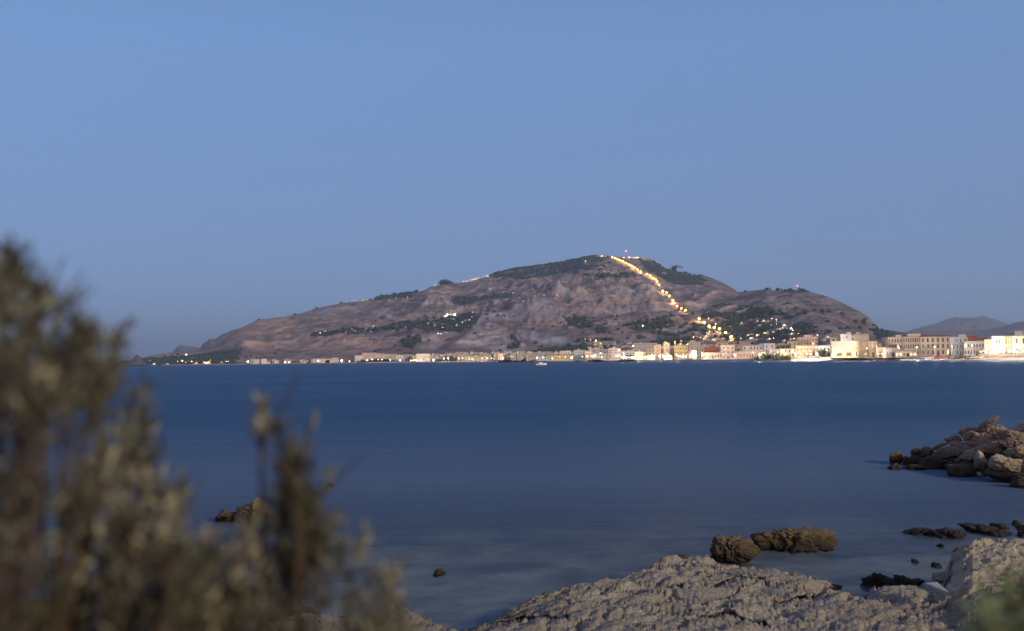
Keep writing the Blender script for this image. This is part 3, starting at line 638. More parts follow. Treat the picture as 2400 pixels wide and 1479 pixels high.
# flat shard on the ledge
sp = [at_z(2170, 1386, .83), at_z(2197, 1383, .82), at_z(2226, 1409, .80), at_z(2217, 1411, .78)]
c0 = sum(sp, Vector())/4; sv = [tuple(p-c0+Vector((0, 0, .07))) for p in sp] + [tuple(p-c0+Vector((0, 0, .11))) for p in sp]
me = mkmesh('stone_shard', sv, [(3, 2, 1, 0), (4, 5, 6, 7), (0, 1, 5, 4), (1, 2, 6, 5), (2, 3, 7, 6), (3, 0, 4, 7)], [mat('slate_grey', (.27, .265, .27), .7, noise=(8, .7, 1.25), bump=(30, .4, .01))])
tag(link('stone_shard', me, None, c0), 'thin flat grey four-sided shard lying on the limestone ledge', 'stone')

# breakwater pile (boxes in a 6.43x enlargement of the photograph)
PZ = [(235, 395, 700, 850, 0, 'dark mushroom-shaped rock standing off the left tip of the breakwater', 'B'), (220, 415, 885, 965, 0, 'low dark rock awash off the breakwater tip, nearest the viewer', 'B'), (430, 565, 752, 875, 0, 'small dark brown rock next to the tip of the breakwater', 'B'),
      (510, 755, 868, 965, 0, 'dark flat rock awash under the tip of the breakwater', 'B'), (560, 730, 628, 745, .2, 'brown rock jutting left at the top of the breakwater tip', 'P'), (560, 740, 735, 870, 0, 'brown rock low at the breakwater tip', 'P'),
      (690, 905, 585, 790, .2, 'rounded tan boulder above the breakwater tip', 'P'), (720, 1080, 745, 950, 0, 'big brown boulder at the foot of the breakwater tip', 'P'), (850, 1165, 505, 650, .42, 'grey striped slab leaning up to the right near the breakwater crest', 'S'),
      (900, 1255, 560, 735, .38, 'tan layered slab leaning under the grey striped one', 'S'), (990, 1370, 625, 800, .32, 'brown layered slab leaning in the middle of the breakwater', 'S'), (960, 1230, 765, 865, .28, 'thin leaning slab below the brown layered one', 'S'),
      (1100, 1345, 448, 535, -.05, 'dark grey flat rock on the crest of the breakwater', 'P'), (1150, 1465, 515, 665, -.3, 'long rounded rock sloping down to the right under the crest', 'P'), (1320, 1600, 285, 450, .1, 'squared dark block on the crest left of the upright stone', 'P'),
      (1330, 1590, 330, 540, .6, 'narrow stone tilted against the squared crest block', 'P'), (1585, 1872, 135, 345, .7, 'tall pointed stone with white droppings, highest of the breakwater', 'P'), (1690, 1945, 300, 465, 0, 'rounded dark boulder just behind the pointed stone', 'P'),
      (1405, 1800, 425, 630, .05, 'wide brown boulder streaked with white below the pointed stone', 'P'), (1600, 2085, 515, 745, -.05, 'largest smooth rounded boulder of the breakwater', 'P'), (1355, 1655, 648, 800, .1, 'tan jagged rock left of the upright pale stone', 'L'),
      (1240, 1465, 725, 840, 0, 'small tan flat rock beside the jagged one', 'L'), (1440, 1745, 685, 1030, .35, 'pale pockmarked stone standing upright near the waterline', 'L'), (1735, 2055, 725, 940, .1, 'cream block right of the upright pale stone', 'L'),
      (1760, 2260, 760, 1010, -.1, 'broad cream striped boulder with greenish foot', 'L'), (1060, 1450, 890, 1060, 0, 'big dark brown boulder at the waterline in the middle', 'P'), (1090, 1310, 830, 940, 0, 'brown rock between the thin slab and the waterline boulder', 'P'),
      (1260, 1460, 830, 930, .2, 'small dark rock left of the upright pale stone', 'P'), (1720, 2210, 930, 1110, -.15, 'greenish brown boulder along the waterline at the right', 'P'), (2005, 2255, 645, 785, 0, 'grey rounded rock between the smooth boulder and the frame', 'P'),
      (2115, 2420, 235, 390, .1, 'tan block on the crest cut by the right edge', 'L'), (1935, 2330, 365, 530, -.1, 'dark grey boulder on the crest right of the pointed stone', 'P'), (1950, 2420, 425, 660, -.2, 'long brown rock sloping toward the right edge', 'P'),
      (2180, 2440, 760, 1060, .2, 'pale boulder cut by the right edge low in the breakwater', 'L'), (2110, 2500, 1040, 1240, 0, 'dark boulder at the lower right corner of the breakwater', 'P'), (2140, 2520, 560, 800, .0, 'brown boulder cut by the right edge halfway up the breakwater', 'P')]
for i, (a, b_, c, d_, tl, lb, k) in enumerate(PZ):
    X0, X1, Y0, Y1 = 2050+a/6.43, 2050+b_/6.43, 950+c/6.43, 950+d_/6.43
    yw = np.interp((X0+X1)/2, [2080, 2170, 2250, 2330, 2400, 2450], [1086, 1094, 1108, 1124, 1140, 1150]); dist = wd((X0+X1)/2, max(Y1, yw)) + max(0, (yw-Y1))*.028
    ex_ = (X1-X0)*.06; boulder(X0-1-ex_, X1+1+ex_, Y0-.5, Y1+3+(Y1-Y0)*.1, dist, 200+i, lb, {'B': M_BOULD, 'P': M_PILE, 'S': M_PILE, 'L': M_PALE}[k], .75, tl, 10, group='boulders of the breakwater', strata=.35 if k == 'S' else .08, rough=1.1)
boulder(2190, 2620, 1050, 1175, wd(2300, 1122)+2.6, 300, 'shadowed rubble core seen in the gaps of the breakwater', M_PILE, .5, 0, 12, sub=4, rough=.6)

# ------------------------------------------------------------------ wind-blown shrubs close to the camera
M_TWIG = mat('shrub_twig', (.05, .035, .026), .9)
def leafmat(name, c1, c2):
    m = bpy.data.materials.new(name); m.use_nodes = True; nt = m.node_tree; L = nt.links; p = nt.nodes['Principled BSDF']; p.inputs['Roughness'].default_value = .8; p.inputs['Specular IOR Level'].default_value = .1
    g = nt.nodes.new('ShaderNodeNewGeometry'); r = nt.nodes.new('ShaderNodeValToRGB'); L.new(g.outputs['Random Per Island'], r.inputs[0]); r.color_ramp.elements[0].color = (*c1, 1); r.color_ramp.elements[1].color = (*c2, 1); L.new(r.outputs[0], p.inputs['Base Color']); return m
M_LEAF = leafmat('shrub_leaf_brown', (.07, .076, .058), (.18, .18, .14)); M_LEAFD = leafmat('shrub_leaf_dark', (.035, .035, .024), (.09, .085, .06)); M_LEAFT = leafmat('shrub_flower_tan', (.14, .13, .09), (.31, .285, .2)); M_LEAFG = leafmat('shrub_leaf_green', (.10, .14, .08), (.2, .24, .14))
def tuft(px, py, wpx, lpx, lean, d, n, r, size):
    """one feathery tuft: leaves along a short leaning axis; returns leaf quads and the axis in world space"""
    tip = np.array(at_d(px, py, d)); bot = np.array(at_d(px - lean*lpx, py + lpx, d*(1+r.normal(0, .04)))); ax = tip-bot; L_ = np.linalg.norm(ax); ax /= L_
    T = r.beta(1.7, 1.3, n); sp = wpx*2.05/F*d*(.3 + np.sin(T*math.pi)**.7*(1-.55*T))
    off = r.normal(0, 1, (n, 3)); off /= np.linalg.norm(off, axis=1)[:, None]; off *= (sp*r.uniform(0, 1, n)**.8)[:, None]
    P = bot + ax*(T*L_)[:, None] + off
    dd = off/np.maximum(np.linalg.norm(off, axis=1), 1e-6)[:, None]*.8 + ax + r.normal(0, .45, (n, 3)); dd /= np.linalg.norm(dd, axis=1)[:, None]
    u = np.cross(dd, r.normal(0, 1, (n, 3))); u /= np.linalg.norm(u, axis=1)[:, None]; s = size*r.uniform(.5, 1.9, n)[:, None]
    V = np.stack([P-dd*s*.6, P+u*s*.17, P+dd*s*.8, P-u*s*.17], 1).reshape(-1, 3)
    return V, bot, tip
def shrub(name, label, tufts, d0, rootpt, seed, mats, size=.006, dens=1.):
    e = empty(name, rootpt, 0, label, 'shrub'); R = np.array(rootpt); r = np.random.default_rng(seed)
    for k, (px, py, wp, lp, lean, dd, n, mi) in enumerate(tufts):
        V, bot, tip = tuft(px, py, wp, lp, lean, d0*dd, int(n*dens), r, size)
        br = link('leafy_branch', mkmesh('leafy_branch', V - R, np.arange(len(V)).reshape(-1, 4), [mats[mi]]), e); tw = MB()
        a = np.array([(bot[0]-R[0])*.35, (bot[1]-R[1])*.35, 0.]); b_ = bot-R; m_ = a*.45+b_*.55 + r.normal(0, .012, 3)
        tw.tube([a, m_, b_, b_*.7+(tip-R)*.3, b_*.45+(tip-R)*.55], [.0042, .003, .0022, .0013, .0007], 5)
        for q in range(4):
            t = r.uniform(0, .4); p0 = b_*(1-t)+(tip-R)*t; p1 = p0 + ((tip-bot)/np.linalg.norm(tip-bot)+r.normal(0, .6, 3))*.03; tw.tube([p0, (p0+p1)/2+r.normal(0, .002, 3), p1], [.002, .0015, .0008], 4)
        link('twig', tw.mesh('twig', [M_TWIG]), br)
    return e
rr = np.random.default_rng(12)
T1 = [(30, 580, 42, 230, .1, 1.0, 900, 1), (60, 650, 36, 200, -.2, 1.1, 500, 1), (5, 620, 45, 320, 0, .95, 1100, 0), (125, 690, 26, 150, .5, 1.1, 260, 0), (170, 665, 20, 130, .4, 1.1, 120, 0), (185, 735, 34, 200, .2, 1.0, 600, 1), (228, 770, 34, 190, .3, 1.0, 700, 0), (318, 740, 14, 110, .6, 1.2, 60, 0), (290, 790, 26, 170, .5, 1.1, 320, 0), (265, 850, 30, 170, .4, .95, 500, 1),
      (140, 830, 40, 180, .3, 1.1, 500, 0), (45, 800, 40, 240, 0, 1.0, 700, 0), (340, 900, 22, 160, .2, 1.1, 260, 0), (345, 1000, 32, 170, .1, 1.1, 500, 1), (430, 1130, 30, 150, .3, 1.05, 330, 0), (100, 640, 16, 160, .2, 1.15, 90, 0)]
for _ in range(62):
    x = rr.uniform(-60, 470); top = np.interp(x, [-60, 60, 250, 350, 430, 480], [830, 840, 900, 1050, 1190, 1330]); y = rr.uniform(top, 1460)
    T1.append((x, y, rr.uniform(32, 60), rr.uniform(120, 210), rr.uniform(-.1, .7), rr.uniform(.85, 1.15), int(rr.uniform(120, 330)), int(rr.choice([0, 0, 1, 1, 2]))))
T2 = [(612, 930, 13, 130, .0, 1.05, 170, 2), (650, 985, 24, 200, -.25, 1.0, 420, 1), (688, 1060, 32, 230, -.1, 1.0, 800, 1), (742, 970, 9, 150, .3, 1.1, 70, 0), (790, 1080, 12, 160, .5, 1.1, 110, 0), (660, 1130, 40, 220, 0, 1.0, 700, 0), (715, 1170, 36, 230, .1, 1.0, 700, 1), (800, 1190, 20, 170, .4, 1.05, 200, 0), (860, 1240, 20, 180, .3, 1.05, 220, 0), (945, 1295, 16, 160, .3, 1.1, 170, 2), (905, 1330, 28, 170, .3, 1.0, 350, 0), (580, 1220, 30, 170, .3, 1.05, 330, 2), (500, 1250, 28, 160, .3, 1.05, 330, 2)]
for _ in range(36):
    x = rr.uniform(450, 950); top = np.interp(x, [450, 560, 640, 720, 800, 900, 960], [1280, 1260, 1190, 1200, 1270, 1370, 1430]); y = rr.uniform(top, 1480)
    T2.append((x, y, rr.uniform(24, 46), rr.uniform(110, 190), rr.uniform(-.2, .5), rr.uniform(.9, 1.15), int(rr.uniform(120, 330)), int(rr.choice([0, 0, 1, 1, 2]))))
T3 = [(2310, 1385, 34, 150, -.2, 1.0, 200, 0), (2360, 1345, 38, 170, 0, 1.0, 260, 0), (2400, 1330, 40, 180, 0, 1.05, 240, 0), (2285, 1410, 34, 150, -.3, .95, 200, 0), (2345, 1400, 46, 170, .1, .95, 260, 0), (2405, 1390, 50, 170, 0, 1.0, 320, 0), (2300, 1470, 40, 150, 0, 1.0, 200, 0), (2440, 1340, 50, 190, 0, 1.0, 360, 0)]
shrub('shrub', 'tall brown feathery shrub bent by the wind at the left edge, close and blurred', T1, .98, (-.55, .90, 2.80), 1, [M_LEAF, M_LEAFD, M_LEAFT], .0088, .36)
shrub('shrub', 'lower dark olive shrub with one tall plume, right of the big blurred one', T2, 1.0, (-.21, .94, 2.80), 2, [M_LEAF, M_LEAFD, M_LEAFT], .0088, .34)
shrub('shrub', 'small grey-green plant blurred in the lower right corner', T3, 1.1, (.58, .94, 2.78), 3, [M_LEAFG], .0085, .45)

# ------------------------------------------------------------------ town
for m_ in (M_WARM, M_WHITE, M_AMBER, M_RED, M_COOL): m_.cycles.emission_sampling = 'NONE'
PAL = dict(white=(.74, .71, .70), cream=(.70, .61, .49), beige=(.64, .54, .46), pink=(.62, .49, .44), tan=(.45, .35, .27), ochre=(.58, .45, .27), yellow=(.66, .56, .33), grey=(.42, .41, .42), blue=(.46, .50, .56), brown=(.42, .32, .27), red=(.36, .13, .11), green=(.42, .47, .44), peach=(.60, .44, .33), sand=(.50, .45, .38))
NICE = dict(white='white', cream='cream', beige='beige', pink='pale pink', tan='tan', ochre='ochre', yellow='yellow', grey='grey', blue='pale blue', brown='brown', red='red', green='pale green', peach='peach', sand='sand coloured')
WALL = {k: mat('plaster_' + k, v, .9, noise=(.35, .82, 1.12)) for k, v in PAL.items()}
def farmat(k, lit, stripes=False):
    m = mat('facade_' + k + ('_striped' if stripes else '') + ('_lit' if lit else ''), PAL[k], .9, noise=(.2, .82, 1.12)); nt = m.node_tree; L = nt.links; N = nt.nodes; p = N['Principled BSDF']
    src = p.inputs['Base Color'].links[0].from_socket
    t = N.new('ShaderNodeTexCoord'); s = N.new('ShaderNodeSeparateXYZ'); L.new(t.outputs['Object'], s.inputs[0])
    g = N.new('ShaderNodeNewGeometry'); gs = N.new('ShaderNodeSeparateXYZ'); L.new(g.outputs['Normal'], gs.inputs[0])
    def M(op, a, b=None, c=None):
        r = N.new('ShaderNodeMath'); r.operation = op
        for i, v in enumerate((a, b, c)):
            if v is None: continue
            if isinstance(v, (int, float)): r.inputs[i].default_value = v
            else: L.new(v, r.inputs[i])
        return r.outputs[0]
    hx = M('ADD', s.outputs['X'], s.outputs['Y'])
    fx = M('FRACT', M('DIVIDE', hx, 3.3)); fz = M('FRACT', M('DIVIDE', s.outputs['Z'], 3.2))
    wx = M('LESS_THAN', M('ABSOLUTE', M('SUBTRACT', fx, .5)), .5 if stripes else .22); wz = M('LESS_THAN', M('ABSOLUTE', M('SUBTRACT', fz, .52)), .27)
    vert = M('LESS_THAN', M('ABSOLUTE', gs.outputs['Z']), .5)
    w = M('MULTIPLY', M('MULTIPLY', wx, wz), vert)
    mx = N.new('ShaderNodeMixRGB'); L.new(w, mx.inputs[0]); L.new(src, mx.inputs[1]); mx.inputs[2].default_value = (.07, .065, .075, 1) if not stripes else (.25, .2, .18, 1); L.new(mx.outputs[0], p.inputs['Base Color'])
    # some windows lit at random
    cb = N.new('ShaderNodeCombineXYZ'); L.new(M('FLOOR', M('DIVIDE', hx, 3.3)), cb.inputs[0]); L.new(M('FLOOR', M('DIVIDE', s.outputs['Z'], 3.2)), cb.inputs[1])
    oi = N.new('ShaderNodeObjectInfo'); L.new(M('MULTIPLY', oi.outputs['Random'], 91), cb.inputs[2])
    wn_ = N.new('ShaderNodeTexWhiteNoise'); L.new(cb.outputs[0], wn_.inputs['Vector'])
    on = M('MULTIPLY', w, M('GREATER_THAN', wn_.outputs['Value'], 1-lit)); L.new(M('MULTIPLY', on, 1.6), p.inputs['Emission Strength']); p.inputs['Emission Color'].default_value = (1, .66, .34, 1)
    m.cycles.emission_sampling = 'NONE'; return m
FAR = {k: farmat(k, .05) for k in PAL}; FARL = {k: farmat(k, .85) for k in ('white', 'cream')}; STR = {k: farmat(k, .0, True) for k in ('white', 'pink')}
_win = {}
def winmesh(w, h, lit, kind='g'):
    k = (round(w, 1), round(h, 1), lit, kind)
    if k not in _win:
        b = MB(); b.box(-w/2, w/2, -.05, .06, 0, h, 0)
        _win[k] = b.mesh('window', [M_WINL if lit else (M_SHUT if kind == 's' else M_WIN)])
    return _win[k]
BL = []
def building(px0, px1, ytop, dist, ck, kind, label, depth=14, yaw=0., lit=.06, floor=3.6, bay=3.4, win=(1.2, 1.9), extras=(), roof='flat', skirt=0, group=None, name='building', cat='building', zmin=None):
    """px0..px1 and ytop: edges of the facade in the photograph; dist: metres from the camera"""
    pc = (px0+px1)/2; c = at_d(pc, ytop, dist); az = math.atan2(c.x, c.y); zg = max(main.ground(c.x, c.y), 2.6)
    if zmin is not None: zg = max(zg, zmin)
    if kind != 'far' and bay < 50: bay = max(1.2, (4.4 if bay < 3.1 else 5.2 if bay < 3.7 else 6.5 if bay < 4.5 else 8.5)*dist/F); win = (min(win[0], bay*.48), win[1]); floor = floor if floor > 30 else (3.5 if floor > 3.9 else floor)
    wdt = (px1-px0)/F*dist/max(.2, math.cos(yaw)); h = max(c.z - zg, 2.6) + .6
    e = empty(name, (c.x, c.y, zg-.6), -az + yaw, label, cat, group); BL.append((pc, e, h))
    x0, x1 = -wdt/2, wdt/2
    wall_m = 0
    if kind == 'far':
        mt = FAR.get(ck); mt = FARL[ck] if lit > .5 else mt
        if 'stripes' in extras: mt = STR[ck]
        b = MB().box(x0, x1, 0, depth, 0, h, 0); w = link('wall', b.mesh('wall', [mt]), e)
    else:
        b = MB().box(x0, x1, 0, depth, 0, h, 0)
        w = link('wall', b.mesh('wall', [WALL[ck]]), e)
        nf = max(1, int((h-1.2)//floor)); nb = max(1, int((wdt-.8)//bay)); fh = (h-1.0)/nf
        if nf*nb > 96: nb = max(1, 96//nf)
        R = random.Random(int(pc*7))
        for i in range(nf):
            for j in range(nb):
                if R.random() < .04: continue
                xx = x0 + wdt*(j+.5)/nb + R.uniform(-.06, .06); zz = .9 + i*fh + fh*.22
                ww, wh = win
                link('window', winmesh(ww, min(wh, fh*.66), R.random() < lit, 's' if R.random() < .35 else 'g'), e, (xx, 0, zz))
        cb = MB().box(x0-.25, x1+.25, -.25, depth+.2, h, h+.35, 0); link('cornice', cb.mesh('cornice', [WALL[ck]]), e)
        if kind == 'near' and nf > 2:
            bb = MB().box(x0-.1, x1+.1, -.12, .0, fh+.6, fh+.85, 0); link('string_course', bb.mesh('string_course', [WALL['cream']]), e)
        if kind == 'near': link('door', MB().box(-.8, .8, -.08, .05, .6, 3.2).mesh('door', [M_SHUT]), e, (x0+wdt*.5/nb + wdt*(nb//2)/nb, -.03, 0))
    top = h + (.35 if kind != 'far' else 0)
    if roof == 'tile': link('roof', MB().gable(x0-.5, x1+.5, -.4, depth+.4, top+.003, top+max(.9, depth*.05)).mesh('roof', [M_TILE]), e)
    elif roof == 'hip': link('roof', MB().pyr(x0-.5, x1+.5, -.4, depth+.4, top+.003, top+2.4).mesh('roof', [M_TILE]), e)
    else: link('roof', MB().box(x0+.3, x1-.3, .3, depth-.3, top+.003, top+.12).mesh('roof', [M_ROOF]), e)
    for ex in extras:
        if isinstance(ex, tuple) and ex[0] == 'hut':     # roof room: px range and its top
            _, a, b_, yt = ex; ha = at_d((a+b_)/2, yt, dist).z - (zg-.6); xa = (a-pc)/F*dist; xb = (b_-pc)/F*dist
            link('roof_room', MB().box(xa, xb, 1.5, depth*.7, top+.125, max(ha, top+1.5)).mesh('roof_room', [WALL[ck]]), e)
        if isinstance(ex, tuple) and ex[0] == 'balc':    # balcony bands
            nf = max(1, int((h-1.2)//floor)); fh = (h-1.0)/nf
            for i in range(1, nf): link('balcony', MB().box(x0+wdt*ex[1], x0+wdt*ex[2], -1.3, -.08, .9+i*fh-.2, .9+i*fh+.9).mesh('balcony', [WALL[ex[3]]]), e)
        if isinstance(ex, tuple) and ex[0] == 'pil':     # vertical strips
            n = ex[1]
            for i in range(n+1):
                xx = x0 + wdt*i/n; link('pilaster', MB().box(xx-.3, xx+.3, -.35, -.003, .6, h-.3).mesh('pilaster', [WALL[ex[2]]]), e)
    return e
B = building
# ---- right-hand waterfront, near rows (label singles out each)
B(2084, 2118, 791, 790, 'beige', 'near', 'beige corner wing with dark top-floor windows, left end of the long palace', 18, .28, .05, 4.2, 3.2, (1.3, 2.4), [('hut', 2101, 2113, 786)])
B(2119, 2161, 790, 765, 'beige', 'near', 'long beige palace with three rows of tall windows and a raised attic room', 20, .05, .05, 5.2, 3.0, (1.3, 2.7), [('hut', 2129, 2156, 782)])
B(2162, 2222, 790, 735, 'beige', 'near', 'beige palace wing with spaced windows under a red tiled roof', 20, .02, .04, 6.5, 5.0, (1.5, 2.6), [], 'tile')
B(2223, 2230.5, 791, 715, 'cream', 'near', 'narrow cream house with balconies squeezed beside the pale blue block', 16, 0, .1, 4.5, 2.0, (1.0, 2.2), [('balc', .1, .9, 'cream')])
B(2231, 2263, 791, 705, 'blue', 'near', 'pale blue five storey block with a roof room on the waterfront', 18, 0, .04, 4.0, 4.2, (1.3, 2.0), [('hut', 2247, 2261, 784), ('pil', 3, 'blue')])
B(2264, 2309, 801, 690, 'white', 'near', 'long low white house with three window rows right of the pale blue block', 16, 0, .05, 4.6, 3.3, (1.1, 1.9))
B(2263, 2286, 788, 712, 'red', 'mid', 'windowless dark red block rising behind the long low white house', 12, 0, 0, 40, 60, (.6, .6))
B(2287, 2310, 796.5, 712, 'brown', 'mid', 'low house under a red roof behind the long low white house', 12, 0, 0, 20, 30, (.6, .6), (), 'tile')
B(2309.5, 2327.5, 797, 660, 'cream', 'near', 'cream house glowing at its foot, between the low white house and the taller row', 16, 0, .1, 4.2, 3.4)
B(2328, 2356, 789, 650, 'white', 'near', 'tall cream white house with two rows of balconies above the bright terrace', 16, 0, .08, 4.8, 3.0, (1.2, 2.4))
B(2356.5, 2376.5, 789, 640, 'peach', 'near', 'ornate terracotta and cream house with arched windows on the waterfront', 16, 0, .05, 6.5, 3.6, (1.5, 3.6), [('pil', 4, 'cream')])
B(2377, 2404, 789, 630, 'cream', 'near', 'cream palace right of the ornate terracotta house, lit from below', 16, 0, .05, 5.5, 4.6, (1.3, 3.0))
B(2380, 2396, 776.5, 672, 'white', 'mid', 'plain white upper block standing behind the last cream palace', 12, 0, .05, 9, 9, (.9, .9))
B(2360, 2380, 784, 680, 'sand', 'mid', 'sand coloured house back from the front, left of the plain white upper block', 12, 0, .05, 6, 6)
B(2405, 2436, 786, 615, 'white', 'near', 'white house at the very right edge of the waterfront, cut by the frame', 16, 0, .08, 4.5, 3.6)
B(2437, 2475, 792, 605, 'pink', 'near', 'pink waterfront house past the right edge of the frame', 16, 0, .08, 4.5, 3.6)
B(2320, 2330, 791, 690, 'blue', 'mid', 'small blue roof-top house peeping between the cream and the tall white house', 8, 0, 0, 6, 3)
# low white wing and school in front of the palace
B(2078, 2101, 816, 742, 'white', 'near', 'low white two storey house in front of the palace corner wing', 14, .15, .1, 4.0, 2.6, (1.0, 1.7))
B(2101.5, 2145, 824, 735, 'cream', 'near', 'long single storey cream building in front of the palace', 12, 0, .35, 4.4, 4.0, (1.6, 1.4))
B(2102, 2121, 818, 755, 'white', 'mid', 'small white upper house over the single storey cream building', 10, 0, .1, 4, 3.6)
B(2070.5, 2077.5, 817, 752, 'red', 'mid', 'narrow dark red house between the lit church yard and the low white house', 12, 0, 0, 30, 30, (.5, .5))
B(2055.5, 2070, 815, 765, 'cream', 'near', 'cream gabled house lit from its foot, left of the narrow red house', 12, .1, .25, 5, 5)
B(2037, 2055, 817, 772, 'sand', 'near', 'low sand coloured forecourt house below the lit niches of the church', 10, .1, .1, 5.5, 5)
B(2034.5, 2055, 801, 792, 'cream', 'mid', 'tall church end wall with two deep floodlit niches', 16, .05, .0, 60, 80, (.4, .4), [('pil', 3, 'tan')])
B(2013, 2034, 800.5, 775, 'tan', 'mid', 'plain tan church flank with rounded corners, dimly lit', 18, .1, 0, 60, 80, (.4, .4), [('pil', 2, 'sand')])
B(1951.5, 2012, 800.5, 800, 'white', 'mid', 'broad plain hall with a bright floodlit front and pale upper wall', 30, .03, 0, 70, 90, (.4, .4))
fr = B(1953, 2009, 816, 786, 'cream', 'mid', 'low floodlit front building with three small gables before the broad hall', 10, .03, 0, 60, 5.2, (.3, .3))
for a in (1960, 1979, 1997): link('gable', MB().gable(-3.4, 3.4, -.5, 2.5, 0, 2.6).mesh('gable', [WALL['cream']]), fr, ((a-1981)/F*786, -.4, fr.children[0].dimensions.z))
for i in range(8): link('door', MB().box(-1.5, 1.5, -.09, .05, .6, 4.3).mesh('door', [M_SHUT if i % 3 else M_WINL]), fr, ((i-3.5)*2.35*.98, -.06, 0))
B(1946, 1960, 791, 840, 'beige', 'mid', 'beige tower block at the left shoulder of the broad floodlit hall', 14, 0, .0, 6, 6)
B(1975, 1994, 783.5, 880, 'white', 'mid', 'tall white block behind the broad floodlit hall', 14, .1, .02, 5, 7, (1, 1), [('hut', 1985, 1994, 780)])
B(2001, 2034, 783.5, 900, 'beige', 'mid', 'tall windowless beige block behind the broad floodlit hall', 16, 0, 0, 60, 80, (.4, .4), [('hut', 2007, 2016, 778.5)])
B(1993, 2003, 787, 892, 'white', 'mid', 'narrow white house between the two tall blocks behind the hall', 12, 0, .1, 4, 4)
B(2056, 2072, 806, 900, 'sand', 'mid', 'small sand coloured house back from the lit church yard', 12, 0, .15, 4, 4)
B(2070, 2085, 803, 930, 'peach', 'mid', 'small peach house glowing orange left of the palace wing', 12, 0, .2, 4, 4)
# ---- centre-right waterfront
B(1871, 1914, 791.5, 960, 'pink', 'mid', 'tall pale pink apartment tower with brown balconies and a roof room', 18, .05, .06, 3.4, 3.3, (1.3, 1.7), [('hut', 1885, 1900, 785), ('balc', .08, .3, 'brown'), ('balc', .42, .62, 'brown')])
B(1868, 1910, 811, 905, 'peach', 'near', 'peach four storey block in front of the pale pink apartment tower', 14, .05, .1, 3.6, 4.2, (1.4, 1.7))
B(1911, 1920.5, 812, 900, 'blue', 'mid', 'narrow pale blue house right of the peach four storey block', 12, 0, .05)
B(1921, 1945, 811, 890, 'white', 'near', 'white four storey house with square windows left of the hall', 12, 0, .08, 3.6, 3.8, (1.3, 1.5))
B(1846, 1868, 801, 1000, 'cream', 'mid', 'cream block lit orange on its right side beside the apartment tower', 12, 0, .05, 4, 6)
B(1830, 1870, 818, 930, 'cream', 'near', 'low cream house with a pale green glazed front before the tower', 12, 0, .2, 4.2, 3.8, (1.5, 2.2))
B(1818, 1852, 809, 985, 'brown', 'mid', 'brown grey block with two white roof lights left of the cream one', 14, 0, .05, 4, 7)
B(1791, 1816, 805.5, 1030, 'white', 'mid', 'small white upper house at the back above the brick institute', 12, .1, .03, 5, 9)
B(1804, 1832, 819, 945, 'grey', 'mid', 'low grey house right of the long brick institute', 12, 0, .12, 3.8, 4)
B(1722, 1805, 824, 955, 'brown', 'near', 'long low brick institute with cream pillars on the seafront', 14, 0, .06, 4.2, 3.4, (1.5, 2.4), [('pil', 13, 'beige')])
B(1742, 1786, 811, 1010, 'white', 'mid', 'row of small white houses behind the long brick institute', 14, 0, .04, 3.6, 4)
B(1733, 1758, 800.5, 1150, 'brown', 'mid', 'bare brown wall block on the slope left of the small white upper house', 14, 0, 0, 60, 60, (.4, .4))
B(1691, 1721, 809.5, 985, 'pink', 'near', 'tall mauve pink block with balconies and a blank right side', 16, .12, .1, 3.3, 4.6, (1.3, 1.6), [('balc', .05, .45, 'white')])
B(1651, 1688, 814, 1040, 'red', 'mid', 'red apartment block with white bands on the seafront', 16, -.05, .06, 3.3, 3.6, (1.4, 1.5), [('balc', .0, 1., 'red'), ('hut', 1663, 1676, 810)])
B(1649, 1692, 827, 985, 'beige', 'near', 'low beige row of shops below the red apartment block', 12, 0, .22, 3.8, 3.6, (1.4, 1.7))
B(1680, 1706, 803, 1080, 'tan', 'mid', 'tan block back from the front above the red apartment block', 14, 0, .03, 5, 8)
B(1632, 1650, 815, 1120, 'sand', 'mid', 'sand coloured house left of the red apartment block', 14, 0, .06)
B(1609.5, 1621, 823.5, 1015, 'red', 'mid', 'small red house with white balconies by the bright terraces', 12, 0, .1, 3.3, 3.4, (1.3, 1.4), [('balc', 0, 1, 'white')])
B(1621.5, 1632, 822, 1020, 'white', 'mid', 'small plain white house right of the small red one', 12, 0, 0, 60, 60, (.4, .4))
B(1614, 1641, 801.5, 1150, 'sand', 'mid', 'tall plain sand coloured block with hardly any windows, behind the small red house', 18, .05, .0, 7, 10, (1, 1), [('hut', 1618, 1630, 799.5)])
B(1580, 1611, 811.5, 1080, 'ochre', 'near', 'ochre six storey block with rows of dark brown windows', 16, .0, .05, 3.4, 3.3, (1.5, 1.8), [('hut', 1588, 1599, 809)])
B(1571, 1581, 812, 1100, 'blue', 'mid', 'narrow pale blue house between the ochre block and the pink tower', 12, 0, .05)
B(1555, 1569.5, 804.5, 1085, 'pink', 'mid', 'pink tower with a dark sign band near its top', 16, .04, .04, 3.6, 4, (1.2, 1.4), [('hut', 1557, 1562, 803)])
B(1549, 1554.5, 809, 1105, 'brown', 'mid', 'dark brown recessed stairwell between the two pink towers', 12, 0, .9, 3.4, 3, (1.0, 1.0))
B(1533, 1548.5, 808.5, 1080, 'tan', 'mid', 'tan tower with a smooth side wall, left of the dark stairwell', 16, -.06, .03, 3.6, 5, (1.1, 1.3))
B(1517, 1535, 833, 1060, 'cream', 'mid', 'cream kiosk with a sloping white roof on the seafront', 10, 0, .2, 4, 4)
B(1556, 1575, 834, 1050, 'cream', 'mid', 'small lit cream kiosk at the foot of the pink tower', 10, 0, .5, 4, 4)
B(1488, 1511, 825.5, 1110, 'yellow', 'near', 'yellow four storey house glowing behind the bright terraces', 14, 0, .1, 3.4, 3.6, (1.3, 1.5), [('balc', .6, .95, 'ochre')])
